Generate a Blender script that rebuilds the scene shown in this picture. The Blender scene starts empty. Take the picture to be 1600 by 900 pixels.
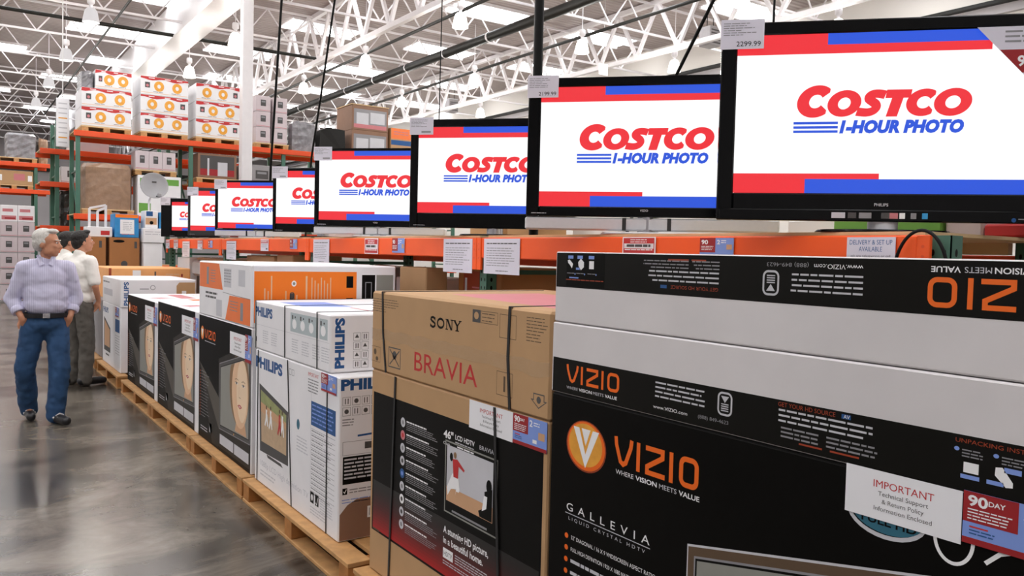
import bpy, math, random
from mathutils import Matrix, Vector
PI = math.pi
random.seed(7)
S = bpy.context.scene
COL = S.collection

# ------------------------------------------------------------------ camera, light, exposure
F_PX, YAW, PITCH, ROLL, EYE = 1270.0, math.radians(34.7), math.radians(2.39), .024, 1.62
cd = bpy.data.cameras.new('camera')
cam = bpy.data.objects.new('camera', cd)
COL.objects.link(cam)
cd.sensor_width = 36.0
cd.lens = 36.0 * F_PX / 1600.0
cd.clip_end = 300
cd.clip_start = .05
cam.matrix_world = (Matrix.Translation((0, 0, EYE)) @ Matrix.Rotation(-YAW, 4, 'Z')
                    @ Matrix.Rotation(PI / 2 - PITCH, 4, 'X') @ Matrix.Rotation(ROLL, 4, 'Z'))
S.camera = cam
S.view_settings.view_transform = 'Standard'
S.view_settings.look = 'None'
S.view_settings.gamma = 1
S.view_settings.use_curve_mapping = False
S.view_settings.exposure = 0.0
S.cycles.use_denoising = True
S.cycles.max_bounces = 8
S.cycles.diffuse_bounces = 4
S.cycles.glossy_bounces = 3
S.cycles.sample_clamp_indirect = 6
W = bpy.data.worlds.new('world')
S.world = W
W.use_nodes = True
W.node_tree.nodes['Background'].inputs[0].default_value = (.9, .95, 1, 1)
W.node_tree.nodes['Background'].inputs[1].default_value = 0.3
SKY_EMIT = 10.0       # skylight panels
LAMP_POWER = 105.0    # bay lamps, watts each
LAMP_GLOW = 3.0
SCREEN = 1.0


# ------------------------------------------------------------------ materials
def lin(c):
    if isinstance(c, str):
        c = tuple(int(c[i:i + 2], 16) for i in (0, 2, 4))
    return tuple((x / 255 / 12.92) if x / 255 <= .04045 else ((x / 255 + .055) / 1.055) ** 2.4 for x in c) + (1,)


MATS = {}


def mat(name, c, rough=.6, metal=0.0, var=.06, scale=8.0, bump=0.0, spec=.5, emit=None, coat=0.0):
    if name in MATS:
        return MATS[name]
    m = bpy.data.materials.new(name)
    m.use_nodes = True
    nt = m.node_tree
    b = nt.nodes['Principled BSDF']
    col = lin(c)
    b.inputs['Roughness'].default_value = rough
    b.inputs['Metallic'].default_value = metal
    b.inputs['Specular IOR Level'].default_value = spec
    b.inputs['Coat Weight'].default_value = coat
    if emit is None:
        tc = nt.nodes.new('ShaderNodeTexCoord')
        nz = nt.nodes.new('ShaderNodeTexNoise')
        nz.inputs['Scale'].default_value = scale
        nz.inputs['Detail'].default_value = 4
        nt.links.new(tc.outputs['Object'], nz.inputs['Vector'])
        mx = nt.nodes.new('ShaderNodeMix')
        mx.data_type = 'RGBA'
        lo = tuple(max(0, x * (1 - var * 1.6)) for x in col[:3]) + (1,)
        hi = tuple(min(1, x * (1 + var)) for x in col[:3]) + (1,)
        mx.inputs[6].default_value = lo
        mx.inputs[7].default_value = hi
        nt.links.new(nz.outputs['Fac'], mx.inputs[0])
        nt.links.new(mx.outputs[2], b.inputs['Base Color'])
        if bump:
            bp = nt.nodes.new('ShaderNodeBump')
            bp.inputs['Strength'].default_value = bump
            bp.inputs['Distance'].default_value = .02
            nt.links.new(nz.outputs['Fac'], bp.inputs['Height'])
            nt.links.new(bp.outputs[0], b.inputs['Normal'])
    else:
        b.inputs['Base Color'].default_value = (.01, .01, .01, 1)
        b.inputs['Emission Color'].default_value = col
        b.inputs['Emission Strength'].default_value = emit
    MATS[name] = m
    return m


K = lambda n: MATS[n]
mat('ink_black', '0a0908', .5, var=.02, spec=.12)
mat('ink_grey', '8d8c90', .6)
mat('ink_dark_grey', '4c4a4a', .6)
mat('ink_pale', 'c9c9cf', .6)
mat('ink_white', 'f2f2f4', .5, var=.02)
mat('ink_blue', '14508c', .5)
mat('ink_light_blue', '7f9be0', .5)
mat('ink_teal', '2c6a80', .5)
mat('ink_red', 'c22a2c', .5)
mat('ink_dark_red', '9c1a20', .5)
mat('ink_brick', '9c3a18', .5)
mat('ink_orange', 'f26a10', .45, var=.03)
mat('ink_amber', 'f5a83c', .45, var=.2, scale=25)
mat('ink_brown', '5a4632', .6)
mat('ink_pink', 'c87a80', .6)
mat('ink_skin', 'e8c09a', .5)
mat('ink_skin_tan', 'cfa27c', .5)
mat('ink_hair', '8a6a48', .5)
mat('ink_skin_light', 'f4d8b8', .5)
mat('ink_lip', 'c0584e', .5)
mat('ink_green', '6aa544', .5)
mat('ink_sky_blue', '3aa0dc', .5)
mat('ink_steel', '8f8f88', .5)
mat('ink_shade', '2e2b27', .5, spec=.15)
mat('ink_dusk', '5a554e', .5, spec=.15)
mat('ink_wheat', 'c4a888', .5, var=.15, scale=30)
mat('ink_meadow', '9aa06a', .5, var=.2, scale=30)
mat('ink_mist', 'b4c0c4', .5)
mat('carton_black', '080706', .5, var=.2, scale=3, spec=.10)
mat('carton_black_strip', '0e0d0a', .45, var=.2, scale=3, spec=.16)
mat('carton_white', 'd9d5d6', .6, var=.07, scale=5)
mat('carton_bright_white', 'ecebee', .55, var=.05, scale=5)
mat('carton_kraft', 'ba946a', .7, var=.08, scale=6)
mat('carton_kraft_dark', 'a9703f', .7, var=.08, scale=6)
mat('carton_kraft_dull', '8d6a55', .7, var=.08, scale=6)
mat('carton_orange', 'f97f14', .55, var=.04)
mat('carton_red_orange', 'ee7a3c', .55, var=.04)
mat('carton_peach', 'f2b070', .6, var=.06)
mat('carton_lilac', 'cfc2c6', .6, var=.06)
mat('carton_blue', '2f8fd0', .5, var=.3, scale=6)
mat('carton_grey', '9a9698', .6, var=.1)
mat('seam_dark', '6a645f', .8)
mat('tape_clear', 'd8c0a0', .10, var=.1, scale=30, bump=.5)
MATS['tape_clear'].node_tree.nodes['Principled BSDF'].inputs['Alpha'].default_value = .22
mat('strap_black', '121316', .4)
mat('paper_white', 'eeeef2', .6, var=.02)
mat('paper_lilac', 'd9d6e2', .6, var=.02)
mat('bezel_black', '070809', .14, var=.05, spec=.22)
mat('bezel_grey', '2b2b2c', .35, var=.05)
mat('speaker_silver', 'd2d2d6', .4, .15, var=.04, scale=60)
mat('chrome', 'd0d0d4', .18, .9)
mat('plastic_white', 'ececf0', .4)
mat('rack_orange', 'fb5c16', .45, var=.06, scale=4)
mat('rack_orange_red', 'e8501c', .45, var=.06, scale=4)
mat('rack_green', '44705f', .45, var=.12, scale=6)
mat('rack_dark_green', '2c5a4a', .5, var=.12, scale=6)
mat('wood_pine', 'c69660', .7, var=.3, scale=14)
mat('wood_block', 'b5793f', .75, var=.3, scale=16)
mat('wood_pale', 'd8b98c', .7, var=.12, scale=10)
mat('steel_white', 'e4e0e2', .45, var=.04)
mat('pipe_black', '1a1915', .5, spec=.3)
mat('cable_black', '080808', .5, spec=.2)
mat('cable_white', 'd8d8d8', .45)
mat('wrap_grey', '8f8d92', .22, var=.45, scale=9, bump=.7)
mat('wrap_brown', 'a08068', .28, var=.25, scale=9, bump=.5)
mat('wrap_dark', '3c3a38', .25, var=.5, scale=12, bump=.7)
mat('cloth_black', '161513', .8)
mat('skin', 'c48a6c', .55, var=.06)
mat('skin_pale', 'd39c80', .55, var=.06)
mat('hair_grey', 'd0ccc6', .7, var=.2, scale=60, bump=.4)
mat('hair_black', '1b1512', .6, var=.2, scale=60, bump=.4)
mat('denim', '2a4c74', .85, var=.22, scale=7, bump=.15)
mat('slacks_grey', '5d5852', .85, var=.12, scale=9, bump=.15)
mat('tee_white', 'f0ece6', .85, var=.04, bump=.1)
mat('leather_black', '17161a', .45)
mat('shoe_white', 'c9c6c8', .6)
mat('dish_grey', 'a4a4a8', .45)
mat('eye_white', 'e8e4e0', .3)
mat('screen_white', 'ffffff', emit=SCREEN * 1.05)
mat('screen_red', 'f6303a', emit=SCREEN * .95)
mat('screen_blue', '2a58e0', emit=SCREEN * .95)
mat('lamp_glow', 'fffaf2', emit=LAMP_GLOW)
mat('lamp_clear', 'f4eeee', emit=.75)
mat('sky_panel', 'fbfdff', emit=SKY_EMIT)
mat('screen_off', '26262a', .2)
for n in ('screen_white', 'screen_red', 'screen_blue'):
    K(n).node_tree.nodes['Principled BSDF'].inputs['Roughness'].default_value = .35


def shirt_mat():
    m = mat('shirt_lilac', 'bdb9d2', .8, var=.05, scale=6, bump=.1)
    nt = m.node_tree
    b = nt.nodes['Principled BSDF']
    tc = nt.nodes.new('ShaderNodeTexCoord')
    wv = nt.nodes.new('ShaderNodeTexWave')
    wv.inputs['Scale'].default_value = 22
    mx = nt.nodes.new('ShaderNodeMix')
    mx.data_type = 'RGBA'
    mx.inputs[6].default_value = lin('b4b0cc')
    mx.inputs[7].default_value = lin('cfcde2')
    nt.links.new(tc.outputs['Object'], wv.inputs['Vector'])
    nt.links.new(wv.outputs['Fac'], mx.inputs[0])
    nt.links.new(mx.outputs[2], b.inputs['Base Color'])


shirt_mat()


def floor_mat():
    m = bpy.data.materials.new('polished_concrete')
    m.use_nodes = True
    nt = m.node_tree
    b = nt.nodes['Principled BSDF']
    tc = nt.nodes.new('ShaderNodeTexCoord')
    n1 = nt.nodes.new('ShaderNodeTexNoise')
    n1.inputs['Scale'].default_value = .55
    n1.inputs['Detail'].default_value = 9
    n1.inputs['Roughness'].default_value = .62
    n1.inputs['Distortion'].default_value = 1.4
    mp = nt.nodes.new('ShaderNodeMapping')
    mp.inputs['Scale'].default_value = (1, 1.6, 1)
    nt.links.new(tc.outputs['Object'], mp.inputs[0])
    nt.links.new(mp.outputs[0], n1.inputs['Vector'])
    r = nt.nodes.new('ShaderNodeValToRGB')
    r.color_ramp.elements[0].position = .40
    r.color_ramp.elements[0].color = lin('3b352f')
    r.color_ramp.elements[1].position = .63
    r.color_ramp.elements[1].color = lin('7f766b')
    nt.links.new(n1.outputs['Fac'], r.inputs[0])
    n2 = nt.nodes.new('ShaderNodeTexNoise')
    n2.inputs['Scale'].default_value = 2.6
    n2.inputs['Detail'].default_value = 8
    n2.inputs['Roughness'].default_value = .7
    n2.inputs['Distortion'].default_value = 1.0
    nt.links.new(mp.outputs[0], n2.inputs['Vector'])
    rb = nt.nodes.new('ShaderNodeMapRange')
    rb.inputs['From Min'].default_value = .35
    rb.inputs['From Max'].default_value = .65
    rb.inputs['To Min'].default_value = .68
    rb.inputs['To Max'].default_value = 1.12
    nt.links.new(n2.outputs['Fac'], rb.inputs[0])
    mm = nt.nodes.new('ShaderNodeVectorMath')
    mm.operation = 'SCALE'
    nt.links.new(r.outputs[0], mm.inputs[0])
    nt.links.new(rb.outputs[0], mm.inputs['Scale'])
    nt.links.new(mm.outputs[0], b.inputs['Base Color'])
    r2 = nt.nodes.new('ShaderNodeMapRange')
    r2.inputs['To Min'].default_value = .14
    r2.inputs['To Max'].default_value = .32
    nt.links.new(n1.outputs['Fac'], r2.inputs[0])
    nt.links.new(r2.outputs[0], b.inputs['Roughness'])
    b.inputs['Specular IOR Level'].default_value = .5
    MATS['polished_concrete'] = m


def deck_mat():
    m = mat('roof_deck', 'a99c98', .6, var=.05, scale=.6)
    nt = m.node_tree
    b = nt.nodes['Principled BSDF']
    tc = nt.nodes.new('ShaderNodeTexCoord')
    wv = nt.nodes.new('ShaderNodeTexWave')
    wv.bands_direction = 'Y'
    wv.inputs['Scale'].default_value = 1.6
    bp = nt.nodes.new('ShaderNodeBump')
    bp.inputs['Strength'].default_value = .6
    bp.inputs['Distance'].default_value = .05
    nt.links.new(tc.outputs['Object'], wv.inputs['Vector'])
    nt.links.new(wv.outputs['Fac'], bp.inputs['Height'])
    nt.links.new(bp.outputs[0], b.inputs['Normal'])


floor_mat()
deck_mat()
mat('wall_paint', 'ddd8d2', .7, var=.03, scale=1)
mat('wall_grey', 'b9b4b6', .7, var=.04, scale=1)


# ------------------------------------------------------------------ mesh builder
def link(name, data, parent=None, loc=None):
    o = bpy.data.objects.new(name, data)
    COL.objects.link(o)
    if parent:
        o.parent = parent
    if loc is not None:
        o.location = loc
    return o


def tag(o, label=None, cat=None, group=None, kind=None):
    if label: o['label'] = label
    if cat: o['category'] = cat
    if group: o['group'] = group
    if kind: o['kind'] = kind
    return o


def empty(name, loc, label, cat, group=None, rz=0.0):
    o = link(name, None, None, loc)
    o.rotation_euler = (0, 0, rz)
    o.empty_display_size = .1
    return tag(o, label, cat, group)


TXT = {}


def text_mesh(s, bold=0.0, shear=0.0, space=1.0):
    k = (s, bold, shear, space)
    if k not in TXT:
        cu = bpy.data.curves.new('t', 'FONT')
        cu.body = s
        cu.size = 1
        cu.offset = bold
        cu.shear = shear
        cu.space_character = space
        cu.resolution_u = 3
        ob = bpy.data.objects.new('t', cu)
        COL.objects.link(ob)
        dg = bpy.context.evaluated_depsgraph_get()
        me = bpy.data.meshes.new_from_object(ob.evaluated_get(dg))
        v = [(p.co.x, p.co.y) for p in me.vertices]
        f = [tuple(p.vertices) for p in me.polygons]
        bpy.data.objects.remove(ob)
        bpy.data.curves.remove(cu)
        bpy.data.meshes.remove(me)
        x0 = min((p[0] for p in v), default=0)
        x1 = max((p[0] for p in v), default=1)
        TXT[k] = (v, f, x0, x1)
    return TXT[k]


CAP = None


class MB:
    def __init__(s, mtx=None):
        s.v, s.f, s.mi, s.mats, s.sm = [], [], [], [], []
        s.fr = None
        s.m = mtx

    def _mat(s, m):
        m = K(m) if isinstance(m, str) else m
        if m not in s.mats:
            s.mats.append(m)
        return s.mats.index(m)

    def add(s, verts, faces, m, smooth=False):
        b = len(s.v)
        s.v += [tuple(p) for p in verts]
        i = s._mat(m)
        for f in faces:
            s.f.append(tuple(b + k for k in f))
            s.mi.append(i)
            s.sm.append(smooth)

    def box(s, x0, x1, y0, y1, z0, z1, m, b=0.0, mtx=None):
        if x0 > x1: x0, x1 = x1, x0
        if y0 > y1: y0, y1 = y1, y0
        if z0 > z1: z0, z1 = z1, z0
        b = min(b, (x1 - x0) * .45, (y1 - y0) * .45, (z1 - z0) * .45)
        X, Y, Z = (x0, x1), (y0, y1), (z0, z1)
        if b <= 0:
            v = [(X[i], Y[j], Z[k]) for k in (0, 1) for j in (0, 1) for i in (0, 1)]
            f = [(0, 2, 3, 1), (4, 5, 7, 6), (0, 1, 5, 4), (2, 6, 7, 3), (0, 4, 6, 2), (1, 3, 7, 5)]
        else:
            v, idx = [], {}
            for i in (0, 1):
                for j in (0, 1):
                    for k in (0, 1):
                        sx, sy, sz = (b if i == 0 else -b), (b if j == 0 else -b), (b if k == 0 else -b)
                        for ax in range(3):
                            p = [X[i] + sx, Y[j] + sy, Z[k] + sz]
                            p[ax] = (X[i], Y[j], Z[k])[ax]
                            idx[(i, j, k, ax)] = len(v)
                            v.append(tuple(p))
            f = []
            for ax in range(3):
                o = [a for a in range(3) if a != ax]
                for e in (0, 1):
                    q = []
                    for (p1, p2) in ((0, 0), (1, 0), (1, 1), (0, 1)):
                        c = [0, 0, 0]
                        c[ax], c[o[0]], c[o[1]] = e, p1, p2
                        q.append(idx[(c[0], c[1], c[2], ax)])
                    f.append(tuple(q))
                for p1 in (0, 1):
                    for p2 in (0, 1):
                        q = []
                        for (e, which) in ((0, 0), (1, 0), (1, 1), (0, 1)):
                            c = [0, 0, 0]
                            c[ax], c[o[0]], c[o[1]] = e, p1, p2
                            q.append(idx[(c[0], c[1], c[2], o[which])])
                        f.append(tuple(q))
            for i in (0, 1):
                for j in (0, 1):
                    for k in (0, 1):
                        f.append(tuple(idx[(i, j, k, a)] for a in range(3)))
            cx = Vector(((x0 + x1) / 2, (y0 + y1) / 2, (z0 + z1) / 2))
            g = []
            for q in f:
                p = [Vector(v[t]) for t in q]
                n = (p[1] - p[0]).cross(p[2] - p[0])
                c = sum(p, Vector()) / len(p)
                g.append(q if n.dot(c - cx) > 0 else tuple(reversed(q)))
            f = g
        if mtx is not None:
            v = [mtx @ Vector(p) for p in v]
        s.add(v, f, m)

    def tube(s, pts, r, m, n=8, caps=True, smooth=True):
        pts = [Vector(p) for p in pts]
        rs = r if isinstance(r, (list, tuple)) else [r] * len(pts)
        t0 = (pts[1] - pts[0]).normalized()
        a = t0.orthogonal().normalized()
        rings = []
        for i, p in enumerate(pts):
            if i == 0: t = t0
            elif i == len(pts) - 1: t = (pts[i] - pts[i - 1]).normalized()
            else: t = ((pts[i + 1] - p).normalized() + (p - pts[i - 1]).normalized()).normalized()
            a = (a - t * a.dot(t)).normalized()
            b = t.cross(a)
            rings.append([p + (a * math.cos(2 * PI * k / n) + b * math.sin(2 * PI * k / n)) * rs[i] for k in range(n)])
        v = [q for R in rings for q in R]
        f = [(i * n + k, i * n + (k + 1) % n, (i + 1) * n + (k + 1) % n, (i + 1) * n + k) for i in range(len(pts) - 1) for k in range(n)]
        s.add(v, f, m, smooth)
        if caps:
            s.add(rings[0], [tuple(reversed(range(n)))], m)
            s.add(rings[-1], [tuple(range(n))], m)

    def bar(s, p, q, w, m):
        s.tube([p, q], w * .7071, m, 4, smooth=False)

    def lathe(s, prof, c, m, n=20, smooth=True):
        v = [(c[0] + r * math.cos(2 * PI * k / n), c[1] + r * math.sin(2 * PI * k / n), c[2] + z) for r, z in prof for k in range(n)]
        f = [(i * n + k, i * n + (k + 1) % n, (i + 1) * n + (k + 1) % n, (i + 1) * n + k) for i in range(len(prof) - 1) for k in range(n)]
        s.add(v, f, m, smooth)

    # ---- printing on a face: u to the viewer's right, v up
    def front(s, x, e=.0003):      # face looking towards -X; u = -y, v = z
        s.fr = (Vector((x, 0, 0)), Vector((0, -1, 0)), Vector((0, 0, 1)), Vector((-1, 0, 0)), e)

    def side(s, y, e=.0003):       # face looking towards -Y; u = x, v = z
        s.fr = (Vector((0, y, 0)), Vector((1, 0, 0)), Vector((0, 0, 1)), Vector((0, -1, 0)), e)

    def top(s, z, e=.0003):        # top face; u = -y, v = x
        s.fr = (Vector((0, 0, z)), Vector((0, -1, 0)), Vector((1, 0, 0)), Vector((0, 0, 1)), e)

    def P(s, u, v, l):
        o, U, V, N, e = s.fr
        return o + U * u + V * v + N * (e * l)

    def poly(s, pts, m, l=1):
        s.add([s.P(u, v, l) for u, v in pts], [tuple(range(len(pts)))], m)

    def rect(s, u0, u1, v0, v1, m, l=1):
        s.poly([(u0, v0), (u1, v0), (u1, v1), (u0, v1)], m, l)

    def frame(s, u0, u1, v0, v1, t, m, l=1):
        s.rect(u0, u1, v0, v0 + t, m, l)
        s.rect(u0, u1, v1 - t, v1, m, l)
        s.rect(u0, u0 + t, v0 + t, v1 - t, m, l)
        s.rect(u1 - t, u1, v0 + t, v1 - t, m, l)

    def disc(s, u, v, ru, rv, m, l=1, n=24):
        s.poly([(u + ru * math.cos(2 * PI * k / n), v + rv * math.sin(2 * PI * k / n)) for k in range(n)], m, l)

    def band(s, A, B, m, l=1, tf=None):
        """strip between two polylines of equal length"""
        tf = tf or (lambda p: p)
        A = [tf(p) for p in A]
        B = [tf(p) for p in B]
        n = len(A)
        s.add([s.P(u, v, l) for u, v in A + B], [(i, i + 1, n + i + 1, n + i) for i in range(n - 1)], m)

    def ring(s, u, v, ru, rv, t, m, l=1, a0=0.0, a1=360.0, n=28):
        A, B = [], []
        for k in range(n + 1):
            a = math.radians(a0 + (a1 - a0) * k / n)
            A.append((u + ru * math.cos(a), v + rv * math.sin(a)))
            B.append((u + (ru - t) * math.cos(a), v + (rv - t) * math.sin(a)))
        s.band(A, B, m, l)

    def stroke(s, pts, w, m, l=1, closed=False, tf=None):
        pts = [Vector(p) for p in pts]
        n = len(pts)
        A, B = [], []
        for i in range(n):
            if closed:
                d0, d1 = pts[i] - pts[i - 1], pts[(i + 1) % n] - pts[i]
            else:
                d0 = pts[i] - pts[i - 1] if i else pts[1] - pts[0]
                d1 = pts[i + 1] - pts[i] if i < n - 1 else d0
            d0, d1 = d0.normalized(), d1.normalized()
            nn = Vector((-d0.y - d1.y, d0.x + d1.x))
            nn = nn.normalized() if nn.length > 1e-6 else Vector((-d0.y, d0.x))
            k = 1 / max(.4, nn.dot(Vector((-d0.y, d0.x))))
            A.append(tuple(pts[i] + nn * w / 2 * k))
            B.append(tuple(pts[i] - nn * w / 2 * k))
        if closed:
            A.append(A[0])
            B.append(B[0])
        s.band(A, B, m, l, tf)

    def text(s, t, u, v, h, m, l=1, w=None, bold=0.0, shear=0.0, rot=0, anchor='l', space=1.0):
        """cap height h, baseline-left at (u, v); w forces the width; rot in degrees about (u, v)"""
        global CAP
        if CAP is None:
            q = text_mesh('H')
            CAP = max(p[1] for p in q[0])
        V, Fc, x0, x1 = text_mesh(t, bold, shear, space)
        sy = h / CAP
        sx = w / (x1 - x0) if w else sy
        off = {'l': 0, 'c': -(x1 - x0) * sx / 2, 'r': -(x1 - x0) * sx}[anchor]
        c, sn = math.cos(math.radians(rot)), math.sin(math.radians(rot))
        pts = []
        for x, y in V:
            a, b = (x - x0) * sx + off, y * sy
            pts.append(s.P(u + a * c - b * sn, v + a * sn + b * c, l))
        s.add(pts, Fc, m)

    def para(s, u0, u1, v1, lh, n, m, l=1, fill=.38, ragged=.15, rot180=False, seed=1):
        """fine print too small to read: n lines of word-length dashes, downwards from v1"""
        rnd = random.Random(seed)
        for i in range(n):
            e = u1 - (u1 - u0) * ragged * rnd.random()
            u = u0
            while u < e - 1e-4:
                ww = lh * rnd.uniform(1.2, 3.6)
                ue = min(e, u + ww)
                a, b = u, ue
                if rot180:
                    a, b = u0 + u1 - ue, u0 + u1 - u
                s.rect(a, b, v1 - i * lh - lh * fill, v1 - i * lh, m, l)
                u = ue + lh * .35

    def build(s, name, parent=None, origin=(0, 0, 0), label=None):
        me = bpy.data.meshes.new(name)
        o3 = Vector(origin)
        vs = [Vector(p) - o3 for p in s.v]
        me.from_pydata(vs, [], s.f)
        for m in s.mats:
            me.materials.append(m)
        me.polygons.foreach_set('material_index', s.mi)
        me.polygons.foreach_set('use_smooth', s.sm)
        me.update()
        o = link(name, me, parent)
        if parent is None:
            o.location = o3
        if label:
            o['label'] = label
        return o


def copy_tree(o, parent=None):
    c = o.copy()
    COL.objects.link(c)
    if parent: c.parent = parent
    for ch in list(o.children):
        copy_tree(ch, c)
    return c


# ------------------------------------------------------------------ lettering drawn as strokes
def costco(mb, u, v, w, red, blue, l=2):
    """the store logo: letters 'COSTCO' over three bars and '1-HOUR PHOTO'; (u, v) lower left, w overall width"""
    k = w / 1115.0
    sh = .17

    def tf(p):
        x, y = p
        return (u + (x + (y - 80) * sh - 8) * k, v + y * k)

    def O(cx, cy, rx, ry, ix, iy, a0=0.0, a1=360.0, clip=None, n=36):
        A, B = [], []
        for i in range(n + 1):
            a = math.radians(a0 + (a1 - a0) * i / n)
            p = (cx + rx * math.cos(a), cy + ry * math.sin(a))
            q = (cx + ix * math.cos(a), cy + iy * math.sin(a))
            if clip is not None:
                p, q = (min(p[0], clip), p[1]), (min(q[0], clip), q[1])
            A.append(p)
            B.append(q)
        mb.band(A, B, red, l, tf)

    b0 = 105
    O(127, b0 + 108, 122, 110, 44, 46, 33, 327, 205)
    O(312, b0 + 92, 107, 90, 40, 40)
    S_ = [(562, 146), (520, 154), (482, 152), (462, 138), (464, 120), (488, 102), (512, 84), (520, 62), (504, 40), (464, 29), (402, 36)]
    S2 = []
    for i in range(len(S_) - 1):        # smooth curve through the points
        p0, p1, p2, p3 = S_[max(0, i - 1)], S_[i], S_[i + 1], S_[min(len(S_) - 1, i + 2)]
        for q in range(4):
            t = q / 4
            S2.append(tuple(.5 * (2 * p1[k_] + (p2[k_] - p0[k_]) * t + (2 * p0[k_] - 5 * p1[k_] + 4 * p2[k_] - p3[k_]) * t * t + (3 * p1[k_] - p0[k_] - 3 * p2[k_] + p3[k_]) * t ** 3) for k_ in (0, 1)))
    S2.append(S_[-1])
    mb.stroke([(x, y + b0) for x, y in S2], 56, red, l, tf=tf)
    mb.band([(565, b0 + 180), (722, b0 + 180)], [(565, b0 + 124), (722, b0 + 124)], red, l, tf)
    mb.band([(607, b0 + 124), (678, b0 + 124)], [(592, b0), (662, b0)], red, l, tf)
    O(810, b0 + 92, 108, 91, 42, 40, 33, 327, 872)
    O(988, b0 + 92, 115, 92, 46, 42)
    for i in range(3):
        mb.rect(u, u + 288 * k, v + i * 29 * k, v + (i * 29 + 17) * k, blue, l)
    mb.text('1-HOUR PHOTO', u + 298 * k, v + 2 * k, 74 * k, blue, l, w=775 * k, bold=.068, shear=.22, space=1.06)


def rr(x0, x1, y0, y1, r, n=5):
    """rounded rectangle outline"""
    p = []
    for cx, cy, a in ((x1 - r, y1 - r, 0), (x0 + r, y1 - r, 90), (x0 + r, y0 + r, 180), (x1 - r, y0 + r, 270)):
        for i in range(n + 1):
            t = math.radians(a + 90 * i / n)
            p.append((cx + r * math.cos(t), cy + r * math.sin(t)))
    return p


def vizio(mb, u, v, w, h, m, l=2, flip=False):
    """the rounded five-letter maker's mark; flip turns it upside down about its middle"""
    def tf(p):
        x, y = p
        if flip: x, y = 1 - x, 1 - y
        return (u + x * w, v + y * h)
    # unit square letters, stroke widths given in unit x / y by drawing in real proportion
    ar = h / w
    t = .17 * ar

    def st(pts, closed=False):
        mb.stroke([(x, y * ar) for x, y in pts], t, m, l, closed, lambda p: tf((p[0], p[1] / ar)))
    st([(.02, 1.0), (.03, .72), (.085, .16), (.12, .08), (.155, .16), (.215, .72), (.225, 1.0)])
    st([(.31, .0), (.31, 1.0)])
    st([(.40, .91), (.60, .91), (.60, .70), (.42, .28), (.42, .09), (.63, .09)])
    st([(.70, .0), (.70, 1.0)])
    st([(x, y / ar) for x, y in rr(.79 + t / 2, 1 - t / 2, t / 2, ar - t / 2, .05)], True)


def badge(mb, u, v, w, h, m, l=2, flip=False):
    mb.stroke([(u + x, v + y) for x, y in rr(0, w, 0, h, w * .3)], w * .12, m, l, True)
    f = (lambda y: v + h - y) if flip else (lambda y: v + y)
    mb.poly([(u + w * .2, f(h * .85)), (u + w * .5, f(h * .55)), (u + w * .8, f(h * .85))], m, l)
    for i in range(4):
        mb.rect(u + w * .22, u + w * .78, f(h * (.16 + .1 * i)), f(h * (.16 + .1 * i) + h * .05), m, l)


def notice(parent, org, x, y0, y1, z0, z1, label=None):
    """white IMPORTANT sheet taped on a carton's front (face towards -X); y0 > y1"""
    mb = MB()
    mb.box(x - .0042, x - .0032, y1, y0, z0, z1, 'paper_white')
    mb.front(x - .0042, .0003)
    w, h = y0 - y1, z1 - z0
    c = -(y0 + y1) / 2 + w * .02
    mb.text('IMPORTANT', c, z0 + h * .66, h * .145, 'ink_red', anchor='c', w=w * .52)
    for i, t in enumerate(('Technical Support', '& Return Policy', 'Information Enclosed')):
        mb.text(t, c, z0 + h * (.50 - .155 * i), h * .088, 'ink_dark_grey', anchor='c', w=w * (.43, .36, .50)[i])
    return mb.build('notice_sheet', parent, org, label)


def promo(parent, org, x, y0, y1, z0, z1, label=None):
    """dark red and pale blue 90 DAY sticker"""
    mb = MB()
    mb.box(x - .0042, x - .0032, y1, y0, z0, z1, 'ink_light_blue')
    mb.front(x - .0042, .0003)
    w, h = y0 - y1, z1 - z0
    u = -y0
    mb.rect(u, u + w * .46, z0 + h * .42, z1, 'ink_dark_red')
    mb.rect(u, u + w, z0, z0 + h * .12, 'ink_dark_red')
    mb.text('90', u + w * .04, z0 + h * .74, h * .19, 'ink_white', 2, w=w * .17, bold=.03)
    mb.text('DAY', u + w * .215, z0 + h * .80, h * .09, 'ink_white', 2, w=w * .14, bold=.02)
    mb.para(u + w * .04, u + w * .42, z0 + h * .68, h * .06, 4, 'ink_white', 2)
    mb.text('2', u + w * .5, z0 + h * .72, h * .2, 'ink_white', 2, w=w * .09, bold=.02)
    mb.para(u + w * .62, u + w * .8, z0 + h * .88, h * .08, 2, 'ink_white', 2)
    mb.rect(u + w * .06, u + w * .22, z0 + h * .32, z0 + h * .35, 'ink_red', 2)
    mb.para(u + w * .06, u + w * .28, z0 + h * .28, h * .06, 2, 'ink_blue', 2)
    mb.rect(u + w * .76, u + w * .94, z0 + h * .36, z0 + h * .6, 'ink_skin_tan', 2)
    mb.rect(u + w * .6, u + w * .72, z0 + h * .2, z0 + h * .32, 'ink_white', 2)
    return mb.build('promotion_sticker', parent, org, label)


def strap(parent, org, pts, w=.014):
    """packing strap: a thin band along points on the front plane, then back over the top"""
    mb = MB()
    for a, b in zip(pts[:-1], pts[1:]):
        a, b = Vector(a), Vector(b)
        d = (b - a).normalized()
        t = Vector((0, 1, 0)) if abs(d.y) < .7 else Vector((0, 0, 1))
        t = (t - d * t.dot(d)).normalized() * w / 2
        n = d.cross(t).normalized() * .0012
        q = [a - t - n, a + t - n, b + t - n, b - t - n, a - t + n, a + t + n, b + t + n, b - t + n]
        mb.add(q, [(3, 2, 1, 0), (4, 5, 6, 7), (0, 1, 5, 4), (1, 2, 6, 5), (2, 3, 7, 6), (3, 0, 4, 7)], 'strap_black')
    return mb.build('strap', parent, org)


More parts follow.
